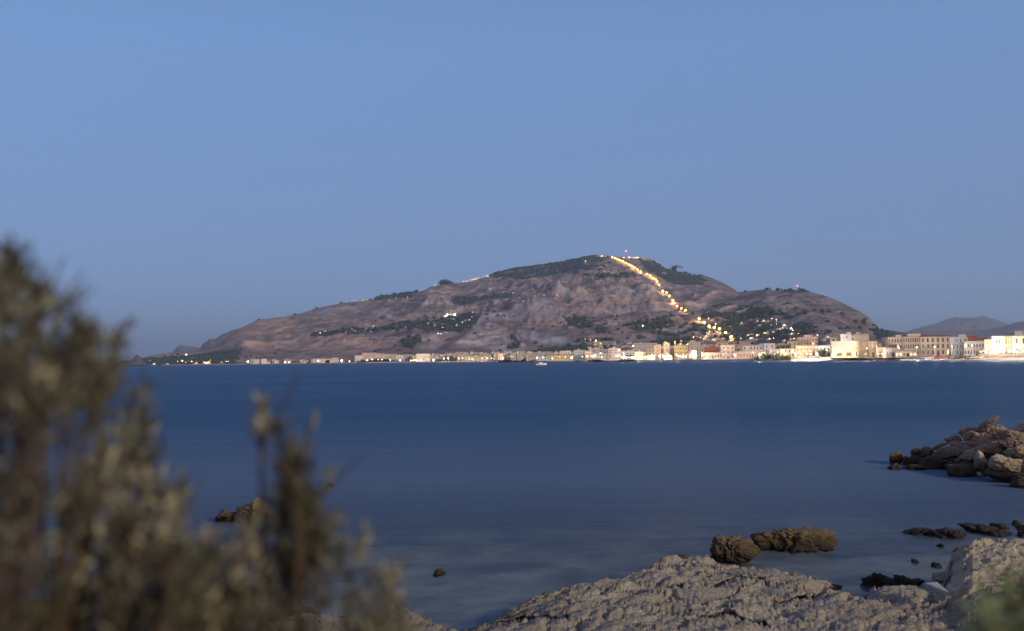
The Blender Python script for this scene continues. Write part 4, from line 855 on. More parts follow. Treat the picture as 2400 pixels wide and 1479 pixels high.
B(1512, 1534, 818, 1170, 'beige', 'mid', 'beige apartment house with a brown edge behind the yellow house', 14, 0, .05)
B(1426, 1454, 816.5, 1210, 'pink', 'mid', 'pink nine storey block with two balcony columns left of the dark trees', 18, .06, .06, 3.2, 4.2, (1.3, 1.4), [('balc', .18, .34, 'brown'), ('balc', .6, .72, 'brown')])
B(1455, 1487, 823.5, 1290, 'white', 'mid', 'pale row of houses behind the dark trees', 14, 0, .06)
B(1484, 1540, 803.5, 2300, 'white', 'far', 'long white hospital with bright horizontal balcony strips above the town', 20, .0, .0, extras=('stripes', ('hut', 1499, 1503, 802)))
B(1345, 1371, 821, 1330, 'green', 'mid', 'pale grey-green eight storey block with a roof room', 16, 0, .05, 3.3, 3.4, (1.2, 1.3), [('hut', 1353, 1359, 818)])
B(1371.5, 1390, 824, 1310, 'peach', 'mid', 'peach block right of the pale grey-green one', 14, 0, .08)
B(1391, 1425, 829, 1290, 'grey', 'mid', 'grey half-finished house with a dark roof terrace and a green end', 12, 0, .1, 3.6, 4, (1.6, 1.8))
B(1291, 1342, 832.5, 1400, 'ochre', 'mid', 'long ochre building with a row of arches under a red roof', 12, 0, .08, 3.6, 4.2, (1.6, 2.0), (), 'tile')
B(1233, 1258, 839, 1500, 'peach', 'mid', 'low orange shed-like house on the beach front', 12, 0, .05, 5, 8)
B(1258, 1290, 836, 1480, 'blue', 'mid', 'low pale blue houses with a bright lit gap', 12, 0, .2, 3.6, 4)
B(1211, 1227, 823.5, 1750, 'sand', 'far', 'sand coloured twin tower standing above its neighbours at the beach', 14, .1)
B(1181, 1195, 826, 1800, 'white', 'far', 'white striped block, left of the twin tower', 14, 0)
B(1196, 1210, 826, 1790, 'grey', 'far', 'grey block directly left of the twin tower', 14, 0)
B(1166, 1180, 827, 1850, 'pink', 'far', 'pale pink block two left of the twin tower', 14, 0)
B(1381, 1387, 813, 1700, 'white', 'far', 'slim white tower rising behind the peach block', 10, 0)
B(1313, 1336, 822, 1500, 'white', 'far', 'white flat-roofed block behind the red roof of the ochre building', 12, 0)
B(976, 1008, 829, 2350, 'white', 'far', 'brightly lit white hotel with glowing windows on the beach', 16, .05, .9)
B(848, 884, 827, 2900, 'pink', 'far', 'long pink slab block standing above the far waterfront', 16, 0)
B(832, 849, 833, 2800, 'white', 'far', 'white blank block left of the long pink slab block', 16, 0)
B(735, 790, 840.5, 2950, 'cream', 'far', 'long low cream shed on the far shore', 20, 0, .05)
B(1090, 1147, 835, 2150, 'cream', 'far', 'long low cream terrace of flats above the far beach', 14, 0)
B(779, 792, 838, 3000, 'cream', 'far', 'small cream house at the right end of the long low shed', 14, 0)
for a, b_, c, d_, k, w_ in [(885, 905, 829, 2780, 'pink', 'pink'), (905, 929, 830, 2740, 'sand', 'sand coloured'), (929, 946, 832, 2700, 'white', 'white'), (946, 965, 830.5, 2660, 'grey', 'grey'), (965, 977, 832, 2640, 'peach', 'peach')]:
    B(a, b_, c, d_, k, 'far', f'{w_} block of flats in the far row between pink slab block and lit hotel', 14, 0)
# ---- packed rows behind the front
_o = 'first second third fourth fifth sixth seventh eighth ninth tenth eleventh twelfth thirteenth fourteenth fifteenth sixteenth seventeenth eighteenth nineteenth'.split()
ORD = _o + [q for t_, ty in (('twenty', 'twentieth'), ('thirty', 'thirtieth'), ('forty', 'fortieth'), ('fifty', 'fiftieth'), ('sixty', 'sixtieth'), ('seventy', 'seventieth')) for q in [ty] + [t_ + '-' + w for w in _o[:9]]]
TOPL = [(1008, 832), (1040, 828), (1100, 827), (1160, 825), (1240, 826), (1300, 825), (1345, 823), (1390, 814), (1440, 819), (1480, 821), (1540, 815), (1575, 809), (1650, 806), (1700, 808), (1760, 807), (1840, 806), (1870, 803), (1950, 806), (2010, 800), (2080, 808)]
ZON = [(1008, 1160, 'between lit hotel and beach towers'), (1160, 1291, 'behind the beach front'), (1291, 1430, 'behind the long ochre building'), (1430, 1580, 'around the white hospital'), (1580, 1720, 'behind the ochre and red blocks'), (1720, 1870, 'behind the long brick institute'), (1870, 2090, 'behind the floodlit hall')]
R = random.Random(9); fill = []
for row in range(3):
    x = 1008 + R.uniform(0, 6)
    while x < 2060:
        sc_ = np.interp(x, [1000, 1400, 2060], [1, 1.25, 1.7]); w = R.uniform(7, 19)*sc_*.8
        if R.random() < .9:
            yt = interp(x+w/2, TOPL) + row*R.uniform(2.0, 4.2) + (R.uniform(-1.8, 1.2) if x < 1300 else R.uniform(-1.5, 3.0)); dist = np.interp(x, [1008, 1200, 1400, 1600, 1800, 2060], [2900, 2400, 2000, 1650, 1450, 1250])*(1.12-.13*row)
            if yt > 822 + (2-row)*3 and x > 1500: yt -= 3
            fill.append((x, x+w, yt, dist, R.choice(['white', 'cream', 'beige', 'pink', 'sand', 'grey', 'peach', 'white', 'pink', 'blue', 'tan']), row))
        x += w*R.uniform(.8, 1.25)
cnt = {}
fill.sort(key=lambda t: t[0])
for a, b_, yt, d_, k, row in fill:
    z = next((z_[2] for z_ in ZON if z_[0] <= (a+b_)/2 < z_[1]), ZON[-1][2]); n = cnt[(z, k)] = cnt.get((z, k), -1) + 1
    ex = [('hut', a+(b_-a)*.3, a+(b_-a)*.6, yt-1.6)] if R.random() < .7 else []
    B(a, b_, yt, d_, k, 'far', f'{ORD[n]} {NICE[k]} flat-roofed block from left {z}', 12, R.uniform(-.25, .25), .06, extras=ex, group='flat-roofed town blocks ' + z)
# ---- low houses of the far left shore
def ctag(i): return ORD[i]
R = random.Random(21); xs = sorted([R.uniform(585, 832) for _ in range(26)])
for i, x in enumerate(xs):
    w = R.uniform(5, 13); k = R.choice(['white', 'cream', 'grey', 'sand']); B(x, x+w, R.uniform(840, 848), R.uniform(3000, 3500), k, 'far', f'small {NICE[k]} house on the far shore left of the pink slab, {ctag(i)} from left' if i < 20 else f'small {NICE[k]} house by the white blank block on the far shore, {ctag(i-20)} of six', 10, R.uniform(-.3, .3), .1, group='small houses on the far shore')
# houses on slopes: standing on the terrain seen at that point of the photograph
M_CAST = mat('castle_stone', (.42, .34, .24), .95, noise=(.2, .7, 1.2))
HM = {}
def house_mesh(k, w, h):
    kk = (k, w, h)
    if kk not in HM: HM[kk] = MB().box(-w/2, w/2, 0, w*.8, -3, h).box(-w*.2, w*.3, w*.2, w*.6, h, h+2.2).mesh('house', [FAR[k]])
    return HM[kk]
def onhill(T, px, py, back=0): return T.hit(px, py)
def house(T, px, py, k, w, h, label, group):
    p = onhill(T, px, py); e = link('house', house_mesh(k, w, h), None, p - Vector((0, 0, .5)), -math.atan2(p.x, p.y) + R.uniform(-.4, .4)); tag(e, label, 'house', group); return e
def spots(n, poly, mind):
    X = [p[0] for p in poly]; Y = [p[1] for p in poly]; o = []; tries = 0
    while len(o) < n and tries < 6000:
        tries += 1; x, y = R.uniform(min(X), max(X)), R.uniform(min(Y), max(Y))
        if inpoly(np.array([x]), np.array([y]), poly)[0] and all(abs(x-a)+1.6*abs(y-b_) > mind for a, b_ in o): o.append((x, y))
    return sorted(o)
HG = [(main, 70, [(290, 852), (380, 843), (480, 838), (545, 830), (560, 852), (300, 856)], 'low village at the far left', 5, 12),
      (main, 16, [(1040, 745), (1110, 742), (1120, 760), (1060, 768), (985, 765)], 'wood below the lit quarry', 8, 14),
      (main, 10, [(720, 778), (860, 770), (950, 757), (960, 768), (800, 782)], 'wood left of the quarry', 10, 11),
      (main, 14, [(1380, 808), (1480, 806), (1480, 816), (1390, 820)], 'slope just left of the hospital', 6, 11),
      (main, 12, [(1130, 668), (1260, 672), (1320, 700), (1200, 712)], 'upper slope of the big mountain', 20, 12),
      (hillb, 34, [(1650, 748), (1740, 742), (1800, 745), (1860, 770), (1860, 780), (1700, 775)], 'upper part of the hillside suburb', 7, 10),
      (hillb, 42, [(1600, 795), (1650, 778), (1740, 780), (1860, 780), (1960, 790), (1960, 800), (1740, 803), (1620, 806)], 'lower part of the hillside suburb', 7, 11)]
VIL = {}
for T, n, poly, where, md, w in HG:
    sp_ = spots(n, poly, md); VIL[where] = sp_
    for i, (x, y) in enumerate(sp_):
        k = R.choice(['white', 'white', 'cream', 'pink', 'sand']); nn = cnt[(where, k)] = cnt.get((where, k), -1)+1; lb = f'{ORD[nn]} small {NICE[k]} house from the left in the {where}'
        house(T, x, y, k, R.choice([w, w*1.4]), R.choice([4, 6]), lb, 'houses in the ' + where)
B(1047, 1061, 736.5, 5400, 'cream', 'far', 'long bright building at the foot of the lit quarry face', 14, 0, .0, zmin=main.hit(1054, 738).z)

# ---- masts, castle and houses on the ridge
def mast(px, yt, T, pyb, label, red=True, r=1.2):
    p = T.hit(px, pyb); d = math.hypot(p.x, p.y); h = at_d(px, yt, d).z - p.z; e = empty('radio_mast', p, 0, label, 'mast')
    b = MB()
    for sx_, sy_ in ((-1, -1), (1, -1), (0, 1)): b.tube([(sx_*r*1.6, sy_*r*1.6, -3), (sx_*r*.35, sy_*r*.35, h)], [.35, .2], 4)
    n = int(h/6)
    for i in range(n):
        f = 1-.78*i/n; g = 1-.78*(i+1)/n; b.tube([(-r*1.6*f, -r*1.6*f, h*i/n), (r*1.6*g, -r*1.6*g, h*(i+1)/n)], [.2, .2], 3)
    link('lattice', b.mesh('lattice', [MASTM]), e); link('antenna', MB().tube([(0, 0, h), (0, 0, h*1.12)], [.3, .15], 4).mesh('antenna', [M_METAL]), e)
    if red: link('beacon', MB().ball((0, 0, h*1.0), r*1.5).mesh('beacon', [M_RED]), e)
MASTM = mat('red_white_mast', (.45, .22, .22), .6)
mast(1433, 576, main, 604, 'tall red and white lattice mast on the summit, leftmost of three', False, 2.6)
mast(1459, 587, main, 605, 'thin dark mast in the middle of the summit', False, 1.8)
mast(1467.5, 588, main, 605, 'short summit mast with a red beacon on top', True, 3.0)
mast(1869, 670, hillb, 683, 'small mast with a red beacon on the right-hand hilltop', True, 1.8)
R = random.Random(77)
for i, x in enumerate(sorted(R.uniform(1378, 1425) for _ in range(12))):
    house(main, x, 603+R.uniform(-3, 1.5), 'pink', R.choice([16, 24]), R.choice([9, 14, 7]), f'{ORD[i]} pinkish stone house from the left in the summit village', 'houses of the summit village')
for i, x in enumerate(sorted(R.uniform(1440, 1505) for _ in range(10))):
    house(main, x, 607, 'beige', R.choice([14, 20]), R.choice([5, 8]), f'{ORD[i]} low beige house from the left on the summit between masts and castle', 'low houses along the summit')
ce = empty('castle', main.hit(1515, 611), 0, 'small walled castle lit yellow on the crag at the right end of the summit', 'castle')
link('curtain_wall', MB().box(-26, 14, -8, 10, -14, 12).mesh('curtain_wall', [M_CAST]), ce); link('tower', MB().box(-26, -17, -12, -2, -14, 20).mesh('tower', [M_CAST]), ce); link('tower', MB().box(0, 12, -12, -3, -14, 18).mesh('tower', [M_CAST]), ce); link('keep', MB().box(-12, -4, 0, 8, 8, 24).mesh('keep', [M_CAST]), ce)

# ---- trees one by one: ridge pines, seafront trees
M_PINE = mat('pine_crown', (.030, .040, .030), .95, noise=(.6, .5, 1.6)); M_BARK = mat('tree_bark', (.07, .05, .04), .9)
def tree_mesh(seed, flat):
    r = np.random.default_rng(seed); V = []; n = 420
    c = r.normal(0, 1, (9, 3))*[.34, .30, .17*flat] + [0, 0, .5]; k = r.integers(0, 9, n); P = c[k] + r.normal(0, 1, (n, 3))*[.16, .16, .13]
    u = r.normal(0, 1, (n, 3)); u /= np.linalg.norm(u, axis=1)[:, None]; w = np.cross(u, r.normal(0, 1, (n, 3))); w /= np.linalg.norm(w, axis=1)[:, None]; s = r.uniform(.05, .1, (n, 1))
    V = np.stack([P-u*s, P+w*s*.7, P+u*s, P-w*s*.7], 1).reshape(-1, 3); cr_ = mkmesh('crown', V, np.arange(n*4).reshape(-1, 4), [M_PINE])
    t = MB().tube([(0, 0, -.1), (.02, 0, .35), (0, .02, .7)], [.045, .03, .015], 6)
    for a in range(5): t.tube([(.01, 0, .4), tuple(c[a])], [.018, .006], 4)
    return cr_, t.mesh('trunk', [M_BARK])
TM = [tree_mesh(i, f) for i, f in enumerate((1, 1.6, 1.0))]
def tree(p, h, label, group, name='tree'):
    k = R.randrange(3); e = empty(name, p, R.uniform(0, 6), label, 'tree', group); e.scale = (h, h, h); e.location = Vector(p) - Vector((0, 0, h*.06)); link('crown', TM[k][0], e); link('trunk', TM[k][1], e)
def trees(lst, T, h, where, name='pine_tree'):
    for i, (x, y) in enumerate(sorted(lst)):
        tree(T.hit(x, y), h*R.uniform(.75, 1.2), f'{ORD[i]} tree from the left {where}', 'trees ' + where, name)
trees([(1033, 668), (1038, 667), (1043, 668), (1052, 667)], main, 34, 'on the left ridge below the string of lights')
trees([(884+7*i, 700-1.2*i+R.uniform(-1, 1)) for i in range(14)], main, 26, 'along the long left ridge')
trees([(1579, 636)], main, 42, 'alone on the skyline right of the castle'); trees([(1596, 642), (1608, 643), (1616, 645), (1628, 647), (1640, 648)], main, 20, 'dotted along the right shoulder of the summit')
trees([(1747, 685), (1795, 680), (1800, 680), (1822, 682), (1825, 682), (1838, 683), (1842, 683), (1848, 683), (1855, 683), (1861, 683), (1873, 683), (1879, 683), (1883, 684), (1890, 685)], hillb, 15, 'on the top of the right-hand hill')
trees([(742, 723), (800, 712), (606, 751), (690, 739)], main, 14, 'small on the lower left ridge')
SF = [(1400+R.uniform(-10, 10), 1240) for _ in range(5)] + [(1456+4.2*i, 1230) for i in range(8)] + [(1800+R.uniform(-4, 4), 925), (1795, 925), (1820, 920), (1815, 918), (1771, 935), (1840, 905), (1843, 905), (1925, 880), (1930, 880), (1938, 875), (1944, 870), (1380, 1290), (1360, 1300), (1352, 1310)] + [(1170+9*i, 1700) for i in range(14)] + [(840+7*i, 2690) for i in range(11)] + [(766, 2900), (770, 2900), (722, 2950)]
for i, (x, d) in enumerate(sorted(SF)):
    p = at_d(x, 840, d); p.z = main.ground(p.x, p.y); w_ = 'on the far green point' if x < 1000 else 'in the row along the beach promenade' if x < 1330 else 'near the pale grey-green block' if x < 1450 else 'in the dark clump left of the yellow house' if x < 1500 else 'in front of the brick institute' if x < 1830 else 'before the peach and white blocks'
    n = cnt[w_] = cnt.get(w_, -1) + 1; tree(p, R.uniform(6, 9)*(1.25 if 1450 < x < 1500 or x < 1000 else .85), f'{ORD[n]} dark tree from the left {w_}', 'seafront trees ' + w_, 'seafront_tree')

# ------------------------------------------------------------------ lamps
def plight(parent, loc, col, e, r):
    l = bpy.data.lights.new('lamp_light', 'POINT'); l.energy = e; l.color = col; l.shadow_soft_size = r; o = bpy.data.objects.new('lamp_light', l); COL.objects.link(o); o.parent = parent; o.location = loc; return o
CL = {'w': (M_WARM, (1, .72, .42)), 'c': (M_WHITE, (1, .86, .66)), 'a': (M_AMBER, (1, .56, .20)), 'k': (M_COOL, (.9, .95, 1))}
def px_far(d): return d < 2000
def lamp(p, h, s, col, e, label, group, d=None, name='street_lamp', cat='street lamp', yaw=0, fwd_=0):
    """p: foot of the pole; s: head radius in picture pixels"""
    d = d or math.hypot(p.x, p.y); az = math.atan2(p.x, p.y); ob = empty(name, p, -az, label, cat, group); s *= .66; e *= (.6 if px_far(d) else .5); r = s*d/995
    link('pole', MB().tube([(0, 0, -1), (0, 0, h*.95), (0, -.8-fwd_, h)], [.12, .09, .07] if d < 1500 else [.3, .25, .2], 5).mesh('pole', [M_METAL]), ob)
    link('lamp_head', MB().ball((0, -.8-fwd_, h+r*.2), r, 0, 10, 7).mesh('lamp_head', [CL[col][0]]), ob)
    if e: plight(ob, (0, -(1.2 if d > 2200 or e > 30000 else 7)-fwd_-r*1.3, h), CL[col][1], e, max(.3, r*.3))
    return ob
# the string of amber lamps up the mountain
FL = [(483, 262), (520, 274), (555, 295), (590, 307), (626, 321), (666, 341), (705, 361), (740, 379), (780, 400), (820, 433), (863, 463), (946, 489), (989, 511), (1027, 546), (1062, 561), (1084, 593), (1108, 638), (1157, 725), (1207, 741), (1247, 786), (1293, 853), (1349, 925), (1405, 963), (1462, 985), (1643, 1100), (1710, 1155), (1777, 1203), (1846, 1221), (1914, 1238), (1995, 1289), (2069, 1345)]
def nth(i, n):
    if i < 16: return f'{ORD[i]} lamp from the top'
    return f'{ORD[n-1-i]} lamp from the bottom'
for i, (x, y) in enumerate(FL):
    px, py = 1350+x/5.6875, 560+y/5.6875; T = main
    big = i in (10, 17, 20, 24, 25, 30, 29, 28)
    p = T.hit(px, py+.8); lamp(p, 12, 1.5 if (big or i > 23) else .95, 'a', 300000 if (big or i > 23) else 80000, f'{nth(i, len(FL))} in the amber line climbing the mountain', 'amber lamps climbing the mountain', name='mountain_lamp', cat='lamp')
def hill_lights(lst, col, s, e, where, T, name='lamp'):
    for i, (x, y) in enumerate(sorted(lst)):
        lamp(T.hit(x, y), 6, s*R.choice([.5, .65, .8, 1., 1.3]), col, e, f'{ORD[i]} small light from the left ' + where, 'small lights ' + where, name='lamp', cat='lamp')
hill_lights([(1384, 601), (1411, 602), (1372, 614.5), (1462, 605.5), (1475, 605), (1482, 605), (1487, 604), (1492, 603), (1495, 603), (1504, 608)], 'w', .34, 14000, 'around the summit', main)
hill_lights([(1086, 661), (1093, 661), (1099, 659), (1105, 657.5), (1111, 656), (1117, 654), (1123, 653), (1132, 651), (1138, 649), (1142, 649), (1146, 649)], 'w', .24, 9000, 'in the string on the left ridge', main)
hill_lights([(813, 709), (826, 707), (832, 706.5), (850, 706), (858, 705.5), (893, 707), (912, 704), (927, 701), (955, 699), (1020, 665)], 'a', .30, 9000, 'along the long left ridge', main)
lamp(main.hit(1506, 769.5), 10, .8, 'w', 60000, 'lone bright lamp at the left end of the pale road above the hospital', None, name='lamp', cat='lamp')
lamp(main.hit(1048, 741), 6, .3, 'c', 260000, 'white floodlight at the foot of the lit quarry, left one', 'quarry floodlights', name='floodlight', cat='floodlight'); lamp(main.hit(1066, 740), 6, .3, 'c', 320000, 'white floodlight at the foot of the lit quarry, right one', 'quarry floodlights', name='floodlight', cat='floodlight')
hill_lights([(1037, 770), (1027, 785), (1034, 785.5), (1041, 783), (1046, 783), (875, 768), (880, 772), (743, 782), (750, 783), (870, 780), (922, 779), (1083, 758), (1100, 753), (1108, 735)], 'k', .30, 0, 'on the dark lower slope left of centre', main)
hill_lights([(1372, 799), (1384, 801), (1396, 803), (1397, 800), (1408, 810), (1393, 807), (1383, 821), (1378, 817)], 'w', .34, 12000, 'around the walled terrace left of the hospital', main)
R = random.Random(5)
hill_lights([(x+R.uniform(-2, 2), y) for x, y in VIL['low village at the far left'][::2]] + [(a, 856.0-.02*a+5) for a in ()], 'w', .34, 9000, 'in the far left village', main)
hill_lights([(352, 848), (437, 834), (345, 851), (490, 848), (530, 851), (420, 852), (450, 850), (445, 851)], 'w', .5, 16000, 'brightest in the far left village', main)
hill_lights([(x+R.uniform(-2, 2), y+.5) for x, y in VIL['upper part of the hillside suburb'][::2]], 'c', .30, 2500, 'in the upper hillside suburb', hillb)
hill_lights([(x+R.uniform(-2, 2), y+.5) for x, y in VIL['lower part of the hillside suburb'][::2]] + [(1803, 765), (1808, 765.5), (1790, 770), (1813, 797), (1853, 797), (1861, 797), (1871, 786), (1872, 780), (1835, 773), (1737, 797), (1759, 797.5)], 'w', .27, 3000, 'in the lower hillside suburb', hillb)
hill_lights([(1845, 777), (1852, 775), (1858, 778), (1865, 776), (1855, 773)], 'c', .36, 6000, 'in the bright cluster high in the suburb', hillb)
# seafront: (column, row of the head, distance, size, colour, energy, height)
SL = [(1152, 840, 1890, .45, 'w', 9000), (1178, 840, 1850, .45, 'w', 9000), (1188, 840, 1830, .38, 'w', 6000), (1197, 840, 1820, .38, 'w', 6000), (1206, 840, 1800, .38, 'w', 6000), (1218, 839.5, 1780, .42, 'w', 9000), (1227, 839.5, 1760, .42, 'w', 9000), (1246, 839, 1720, .38, 'w', 6000), (1259, 838.5, 1440, .5, 'c', 9000), (1273, 838, 1430, .5, 'c', 9000),
      (1296, 841, 1420, 1.0, 'c', 22000), (1312, 837.5, 1380, .4, 'w', 6000), (1340, 842.5, 1345, 1.15, 'c', 30000), (1325, 837, 1360, .4, 'w', 6000), (1365, 836, 1300, .45, 'c', 9000), (1376, 835.5, 1290, .7, 'c', 12000), (1388, 835, 1280, .7, 'c', 12000), (1408, 828, 1270, .5, 'k', 5000), (1410, 841, 1250, .4, 'w', 5000), (1445.5, 834, 1190, .6, 'c', 12000),
      (1461, 827.5, 1205, .55, 'k', 5000), (1463, 833.5, 1180, .45, 'w', 9000), (1492, 838.5, 1085, .75, 'w', 16000), (1484, 811, 2250, .9, 'c', 0), (1520, 839, 1045, .8, 'c', 12000), (1502, 841, 1070, .7, 'c', 12000), (1545, 840, 1055, .8, 'c', 12000), (1554, 838.5, 1045, 1.0, 'w', 22000), (1528, 831.5, 1050, .5, 'w', 9000), (1548, 831.5, 1040, .5, 'w', 9000), (1567, 831.5, 1038, .55, 'w', 9000),
      (1585, 831, 1035, .6, 'w', 12000), (1602, 831, 1030, .5, 'w', 9000), (1590, 838, 1030, .7, 'c', 12000), (1582, 801.5, 1500, .75, 'a', 9000), (1582, 806, 1450, .6, 'a', 9000), (1594, 806, 1450, .6, 'a', 9000), (1597, 799.5, 1500, .55, 'a', 9000), (1561.5, 803.5, 1084, .8, 'a', 3000), (1612, 807, 1400, .65, 'w', 9000), (1625.5, 790, 2600, .5, 'a', 9000), (1642, 791, 2600, .5, 'a', 9000), (1653, 792, 2500, .45, 'a', 9000),
      (1632, 838, 975, .65, 'w', 12000), (1645, 828, 975, .7, 'c', 12000), (1646, 838, 970, .55, 'c', 9000), (1695, 831.5, 960, .5, 'w', 7000), (1723, 836.5, 930, 1.0, 'c', 26000), (1662, 832, 968, .5, 'c', 6000), (1780, 836, 925, 1.15, 'c', 32000), (1764, 826, 935, .5, 'w', 6000), (1785, 826.5, 930, .45, 'w', 6000), (1791, 826.5, 928, .5, 'w', 6000), (1815, 830, 915, .5, 'c', 6000), (1823, 825, 915, .6, 'w', 9000), (1838, 825, 905, .6, 'w', 9000), (1855, 825, 898, .6, 'w', 9000),
      (1864, 830, 880, 1.35, 'c', 42000), (1878, 831, 885, .6, 'w', 9000), (1884, 822, 890, .6, 'w', 9000), (1898, 822, 885, .6, 'w', 9000), (1914, 829.5, 865, 1.25, 'c', 42000), (1892, 836, 872, .8, 'c', 9000), (1901, 836, 870, .6, 'c', 9000), (1937, 820.5, 855, .6, 'w', 9000), (1948.5, 831, 850, .75, 'c', 16000), (1914, 837.5, 855, .6, 'w', 4000), (2031.5, 817, 745, .65, 'w', 12000), (2107, 816, 715, .5, 'w', 7000), (2148.5, 814, 700, .7, 'c', 14000),
      (2190, 813, 680, .7, 'c', 12000), (2231, 812, 660, .65, 'w', 12000), (2278, 809.5, 640, .7, 'w', 14000), (2313, 808.5, 625, .6, 'c', 14000), (2342, 809, 612, .65, 'c', 14000), (2378, 807.5, 600, .6, 'c', 14000), (2412, 806, 590, .6, 'c', 14000),
      (745, 846, 2800, .8, 'c', 12000), (581, 848, 3300, 1.0, 'c', 20000), (601, 848, 3250, .8, 'k', 16000), (668, 850, 3050, .9, 'w', 16000), (678, 849, 3000, .8, 'w', 12000), (801, 845.5, 2720, 1.2, 'c', 40000), (819, 847, 2700, .55, 'w', 9000), (861, 844.5, 2640, .7, 'w', 14000), (872, 843, 2600, .5, 'w', 8000), (886, 843, 2560, .45, 'w', 8000), (895, 843, 2540, .45, 'w', 8000), (938, 846, 2420, .65, 'c', 14000), (915, 844, 2480, .45, 'w', 8000),
      (963, 849.5, 2300, .6, 'w', 9000), (970, 849.5, 2290, .6, 'w', 9000), (975, 849, 2280, .6, 'c', 9000), (986, 849.5, 2270, .45, 'w', 5000), (1015.5, 847, 2230, .95, 'c', 26000), (1040, 841, 2250, .5, 'w', 8000), (1051, 840.5, 2220, .45, 'w', 6000), (1075, 840, 2180, .6, 'w', 8000), (1084, 839.5, 2150, .5, 'w', 6000), (1107, 841, 2100, .6, 'w', 9000), (1130, 840, 2050, .5, 'w', 8000), (1142, 840, 2030, .6, 'w', 9000), (1100, 841, 2110, .4, 'w', 6000)]
LZ = [(0, 830, 'on the far left shore'), (830, 1010, 'below the pink slab block and the lit hotel'), (1010, 1150, 'right of the lit hotel'), (1150, 1290, 'along the lit beach'), (1290, 1430, 'before the ochre and grey-green buildings'), (1430, 1580, 'before the pink towers'), (1580, 1720, 'before the ochre and red blocks'), (1720, 1860, 'before the brick institute'), (1860, 2000, 'before the apartment tower and the hall'), (2000, 2420, 'before the palace row')]
for x, y, d, s, c_, e in sorted(SL):
    p = at_d(x, y, d); g = max(main.ground(p.x, p.y), 2.6); h = max(p.z-g, 3.); z = next(z_[2] for z_ in LZ if z_[0] <= x < z_[1]); n = cnt['L'+z] = cnt.get('L'+z, -1)+1
    lamp(Vector((p.x, p.y, g)), h, s*.8, c_, e, f'{ORD[n]} street lamp from the left {z}', 'street lamps ' + z, d)
# uplights and terrace floods at the foot of facades
UP = [(1962, 828, 778, 22000), (1979, 828, 776, 22000), (1997, 828, 775, 22000), (1960, 814, 790, 7000), (1979, 814, 790, 7000), (1997, 814, 790, 7000), (2007, 808, 794, 9000), (2028.5, 829, 762, 9000), (2044, 812, 784, 3500), (2054, 812, 784, 2500), (2060, 829, 756, 6000), (2066, 829, 754, 6000), (2071, 828, 748, 3000)]
for i, (x, y, d, e) in enumerate(UP):
    p = at_d(x, y, d); f = empty('floodlight', p, -math.atan2(p.x, p.y), f'{ORD[i]} floodlight from the left at the hall and church fronts', 'floodlight', 'floodlights of the hall and church')
    link('housing', MB().box(-.3, .3, -.25, .1, -.35, 0).mesh('housing', [M_METAL]), f); link('lamp_glass', MB().box(-.25, .25, -.2, .05, .003, .05).mesh('lamp_glass', [M_WARM]), f); plight(f, (0, -.8, .6), (1, .80, .48), e*.22, .4)
# lit terraces: parasols with lamps under them
M_PARA = mat('parasol_cloth', (.5, .45, .38), .8)
def terrace(x, y, d, e, label, group):
    p = at_d(x, y, d); p.z = max(main.ground(p.x, p.y), 2.6); t = empty('lit_kiosk', p, -math.atan2(p.x, p.y), label, 'kiosk', group)
    link('canopy', MB().pyr(-2.2, 2.2, -2.2, 2.2, 2.6, 3.5).mesh('canopy', [M_PARA]), t); b = MB()
    for a in (-2, 2):
        for b2 in (-2, 2): b.box(a-.07, a+.07, b2-.07, b2+.07, -1, 2.598)
    link('frame', b.mesh('frame', [M_METAL]), t); link('lamp_globe', MB().ball((R.uniform(-1.5, 1.5), -1.6, R.uniform(2.0, 2.6)), R.uniform(.18, .34)*(1.6 if d > 900 else 1)).mesh('lamp_globe', [M_WHITE]), t); link('counter', MB().box(-1.6, 1.6, .2, .9, 0, 1.1).mesh('counter', [M_PARA]), t)
    if e: plight(t, (R.uniform(-2, 2), R.uniform(5, 9), R.uniform(3.6, 5)), (1, .80, .50), e, .5)
R = random.Random(31); tx = [2303+6.2*i+R.uniform(-2, 2) for i in range(21)]
for i, x in enumerate(tx): terrace(x, 829, np.interp(x, [2300, 2430], [645, 600])+R.uniform(-4, 6), [3200, 0, 1500][i % 3], f'{ORD[i]} glowing terrace kiosk from the left under the last waterfront houses' if i < 20 else 'glowing terrace kiosk outside the right edge', 'glowing kiosks at the right end')
tx = [1457+4.4*i for i in range(15)]
for i, x in enumerate(tx): terrace(x, 843, np.interp(x, [1450, 1520], [1120, 1075])+R.uniform(-5, 5), [5000, 0, 2500][i % 3], f'{ORD[i]} glowing kiosk from the left below the dark trees and yellow house', 'glowing kiosks before the yellow house')
tx = [1594+4.2*i for i in range(9)]
for i, x in enumerate(tx): terrace(x, 841, 1010+R.uniform(-5, 5), [5000, 0, 2500][i % 3], f'{ORD[i]} glowing kiosk from the left below the ochre six storey block', 'glowing kiosks before the ochre block')
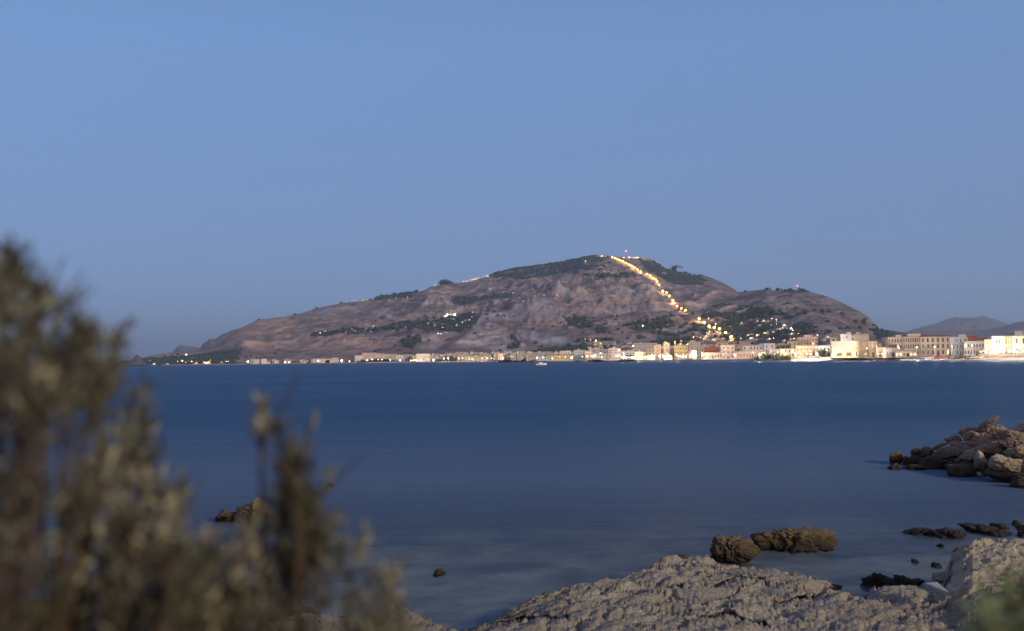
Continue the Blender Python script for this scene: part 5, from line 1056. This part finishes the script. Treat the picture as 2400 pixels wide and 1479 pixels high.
# cars parked along the promenade
CM = {}
M_TYRE = mat('tyre_rubber', (.02, .02, .02), .8)
for k, c in dict(white=(.7, .7, .7), dark=(.03, .03, .035), silver=(.4, .42, .44), red=(.4, .04, .03)).items():
    cm = mat('car_paint_' + k, c, .3, spec=.6)
    b = MB(); v = [(-2.1, .35), (2.1, .35), (2.15, .8), (1.2, .95), (-1.9, .95), (-2.15, .75)]; n = len(v)
    b.v = [(x, -.85, z) for x, z in v] + [(x, .85, z) for x, z in v]; b.f = [tuple(range(n)), tuple(range(2*n-1, n-1, -1))] + [(i, n+i, n+(i+1) % n, (i+1) % n) for i in range(n)]; b.m = [0]*len(b.f)
    g_ = MB(); v = [(-1.75, .953), (1.0, .953), (.45, 1.45), (-1.2, 1.45)]; g_.v = [(x, -.75, z) for x, z in v] + [(x, .75, z) for x, z in v]; g_.f = [(0, 1, 2, 3), (7, 6, 5, 4)] + [(i, 4+i, 4+(i+1) % 4, (i+1) % 4) for i in range(4)]; g_.m = [0]*6
    CM[k] = (b.mesh('body', [cm]), g_.mesh('cabin', [M_WIN]))
WH = MB().tube([(0, -.12, 0), (0, .12, 0)], [.33, .33], 10).mesh('wheel', [M_TYRE])
R = random.Random(3); cx = sorted([R.uniform(2040, 2075) for _ in range(6)] + [R.uniform(2104, 2300) for _ in range(26)])
for i, x in enumerate(cx):
    k = R.choice(['white', 'dark', 'silver', 'dark', 'white', 'red']); d = np.interp(x, [2040, 2150, 2300], [745, 700, 640]); p = at_d(x, 830, d); p.z = main.ground(p.x, p.y)+.02
    nk = cnt['car'+k] = cnt.get('car'+k, -1)+1
    t = empty('parked_car', p, -math.atan2(p.x, p.y)+R.choice([0, math.pi])+.06, f'{ORD[nk]} {k} car from the left parked along the palace front', 'car', 'cars parked along the palace front'); link('body', CM[k][0], t); link('cabin', CM[k][1], t)
    for a in (-1.35, 1.35):
        for b2 in (-.8, .8): link('wheel', WH, t, (a, b2, .33))
# motor boat
p = at_z(1268, 855.6, 0); bt = empty('motor_boat', (p.x, p.y, 0), -math.atan2(p.x, p.y), 'small white motor boat alone on the water before the lit beach', 'boat')
b = MB(); prof = [(-3.8, .9, .9), (-3.6, 1.1, 1.0), (0, 1.3, 1.05), (2.4, 1.0, 1.25), (4.0, .08, 1.5)]
for x, w, z in prof: b.v += [(x, -w, z), (x, w, z), (x, w*.6, -.3), (x, -w*.6, -.3)]
for i in range(len(prof)-1):
    for k in range(4): b.f.append((4*i+k, 4*i+4+k, 4*i+4+(k+1) % 4, 4*i+(k+1) % 4))
b.f += [(0, 1, 2, 3), (19, 18, 17, 16)]; b.m = [0]*len(b.f); M_HULL = mat('white_hull_paint', (.8, .78, .78), .35, spec=.5)
link('hull', b.mesh('hull', [M_HULL]), bt); link('cabin', MB().box(-1.4, 1.2, -.85, .85, 1.06, 1.9).mesh('cabin', [M_HULL]), bt); link('windscreen', MB().box(1.203, 1.3, -.8, .8, 1.3, 1.85).mesh('windscreen', [M_WIN]), bt); link('canopy', MB().box(-2.6, 1.0, -.9, .9, 2.15, 2.25).tube([(-2.4, .8, 1.0), (-2.4, .8, 2.15)], [.03, .03], 4).tube([(-2.4, -.8, 1.0), (-2.4, -.8, 2.15)], [.03, .03], 4).mesh('canopy', [M_WIN]), bt)
# walled terrace left of the hospital
pa, pb = main.hit(1355, 804.5), main.hit(1442, 806.5); q = pb-pa; we = link('retaining_wall', MB().box(0, q.length, 0, 2, -10, 5).mesh('retaining_wall', [WALL['sand']]), None, pa, math.atan2(q.y, q.x)); tag(we, 'long pale retaining wall crossing the slope left of the hospital', 'wall')
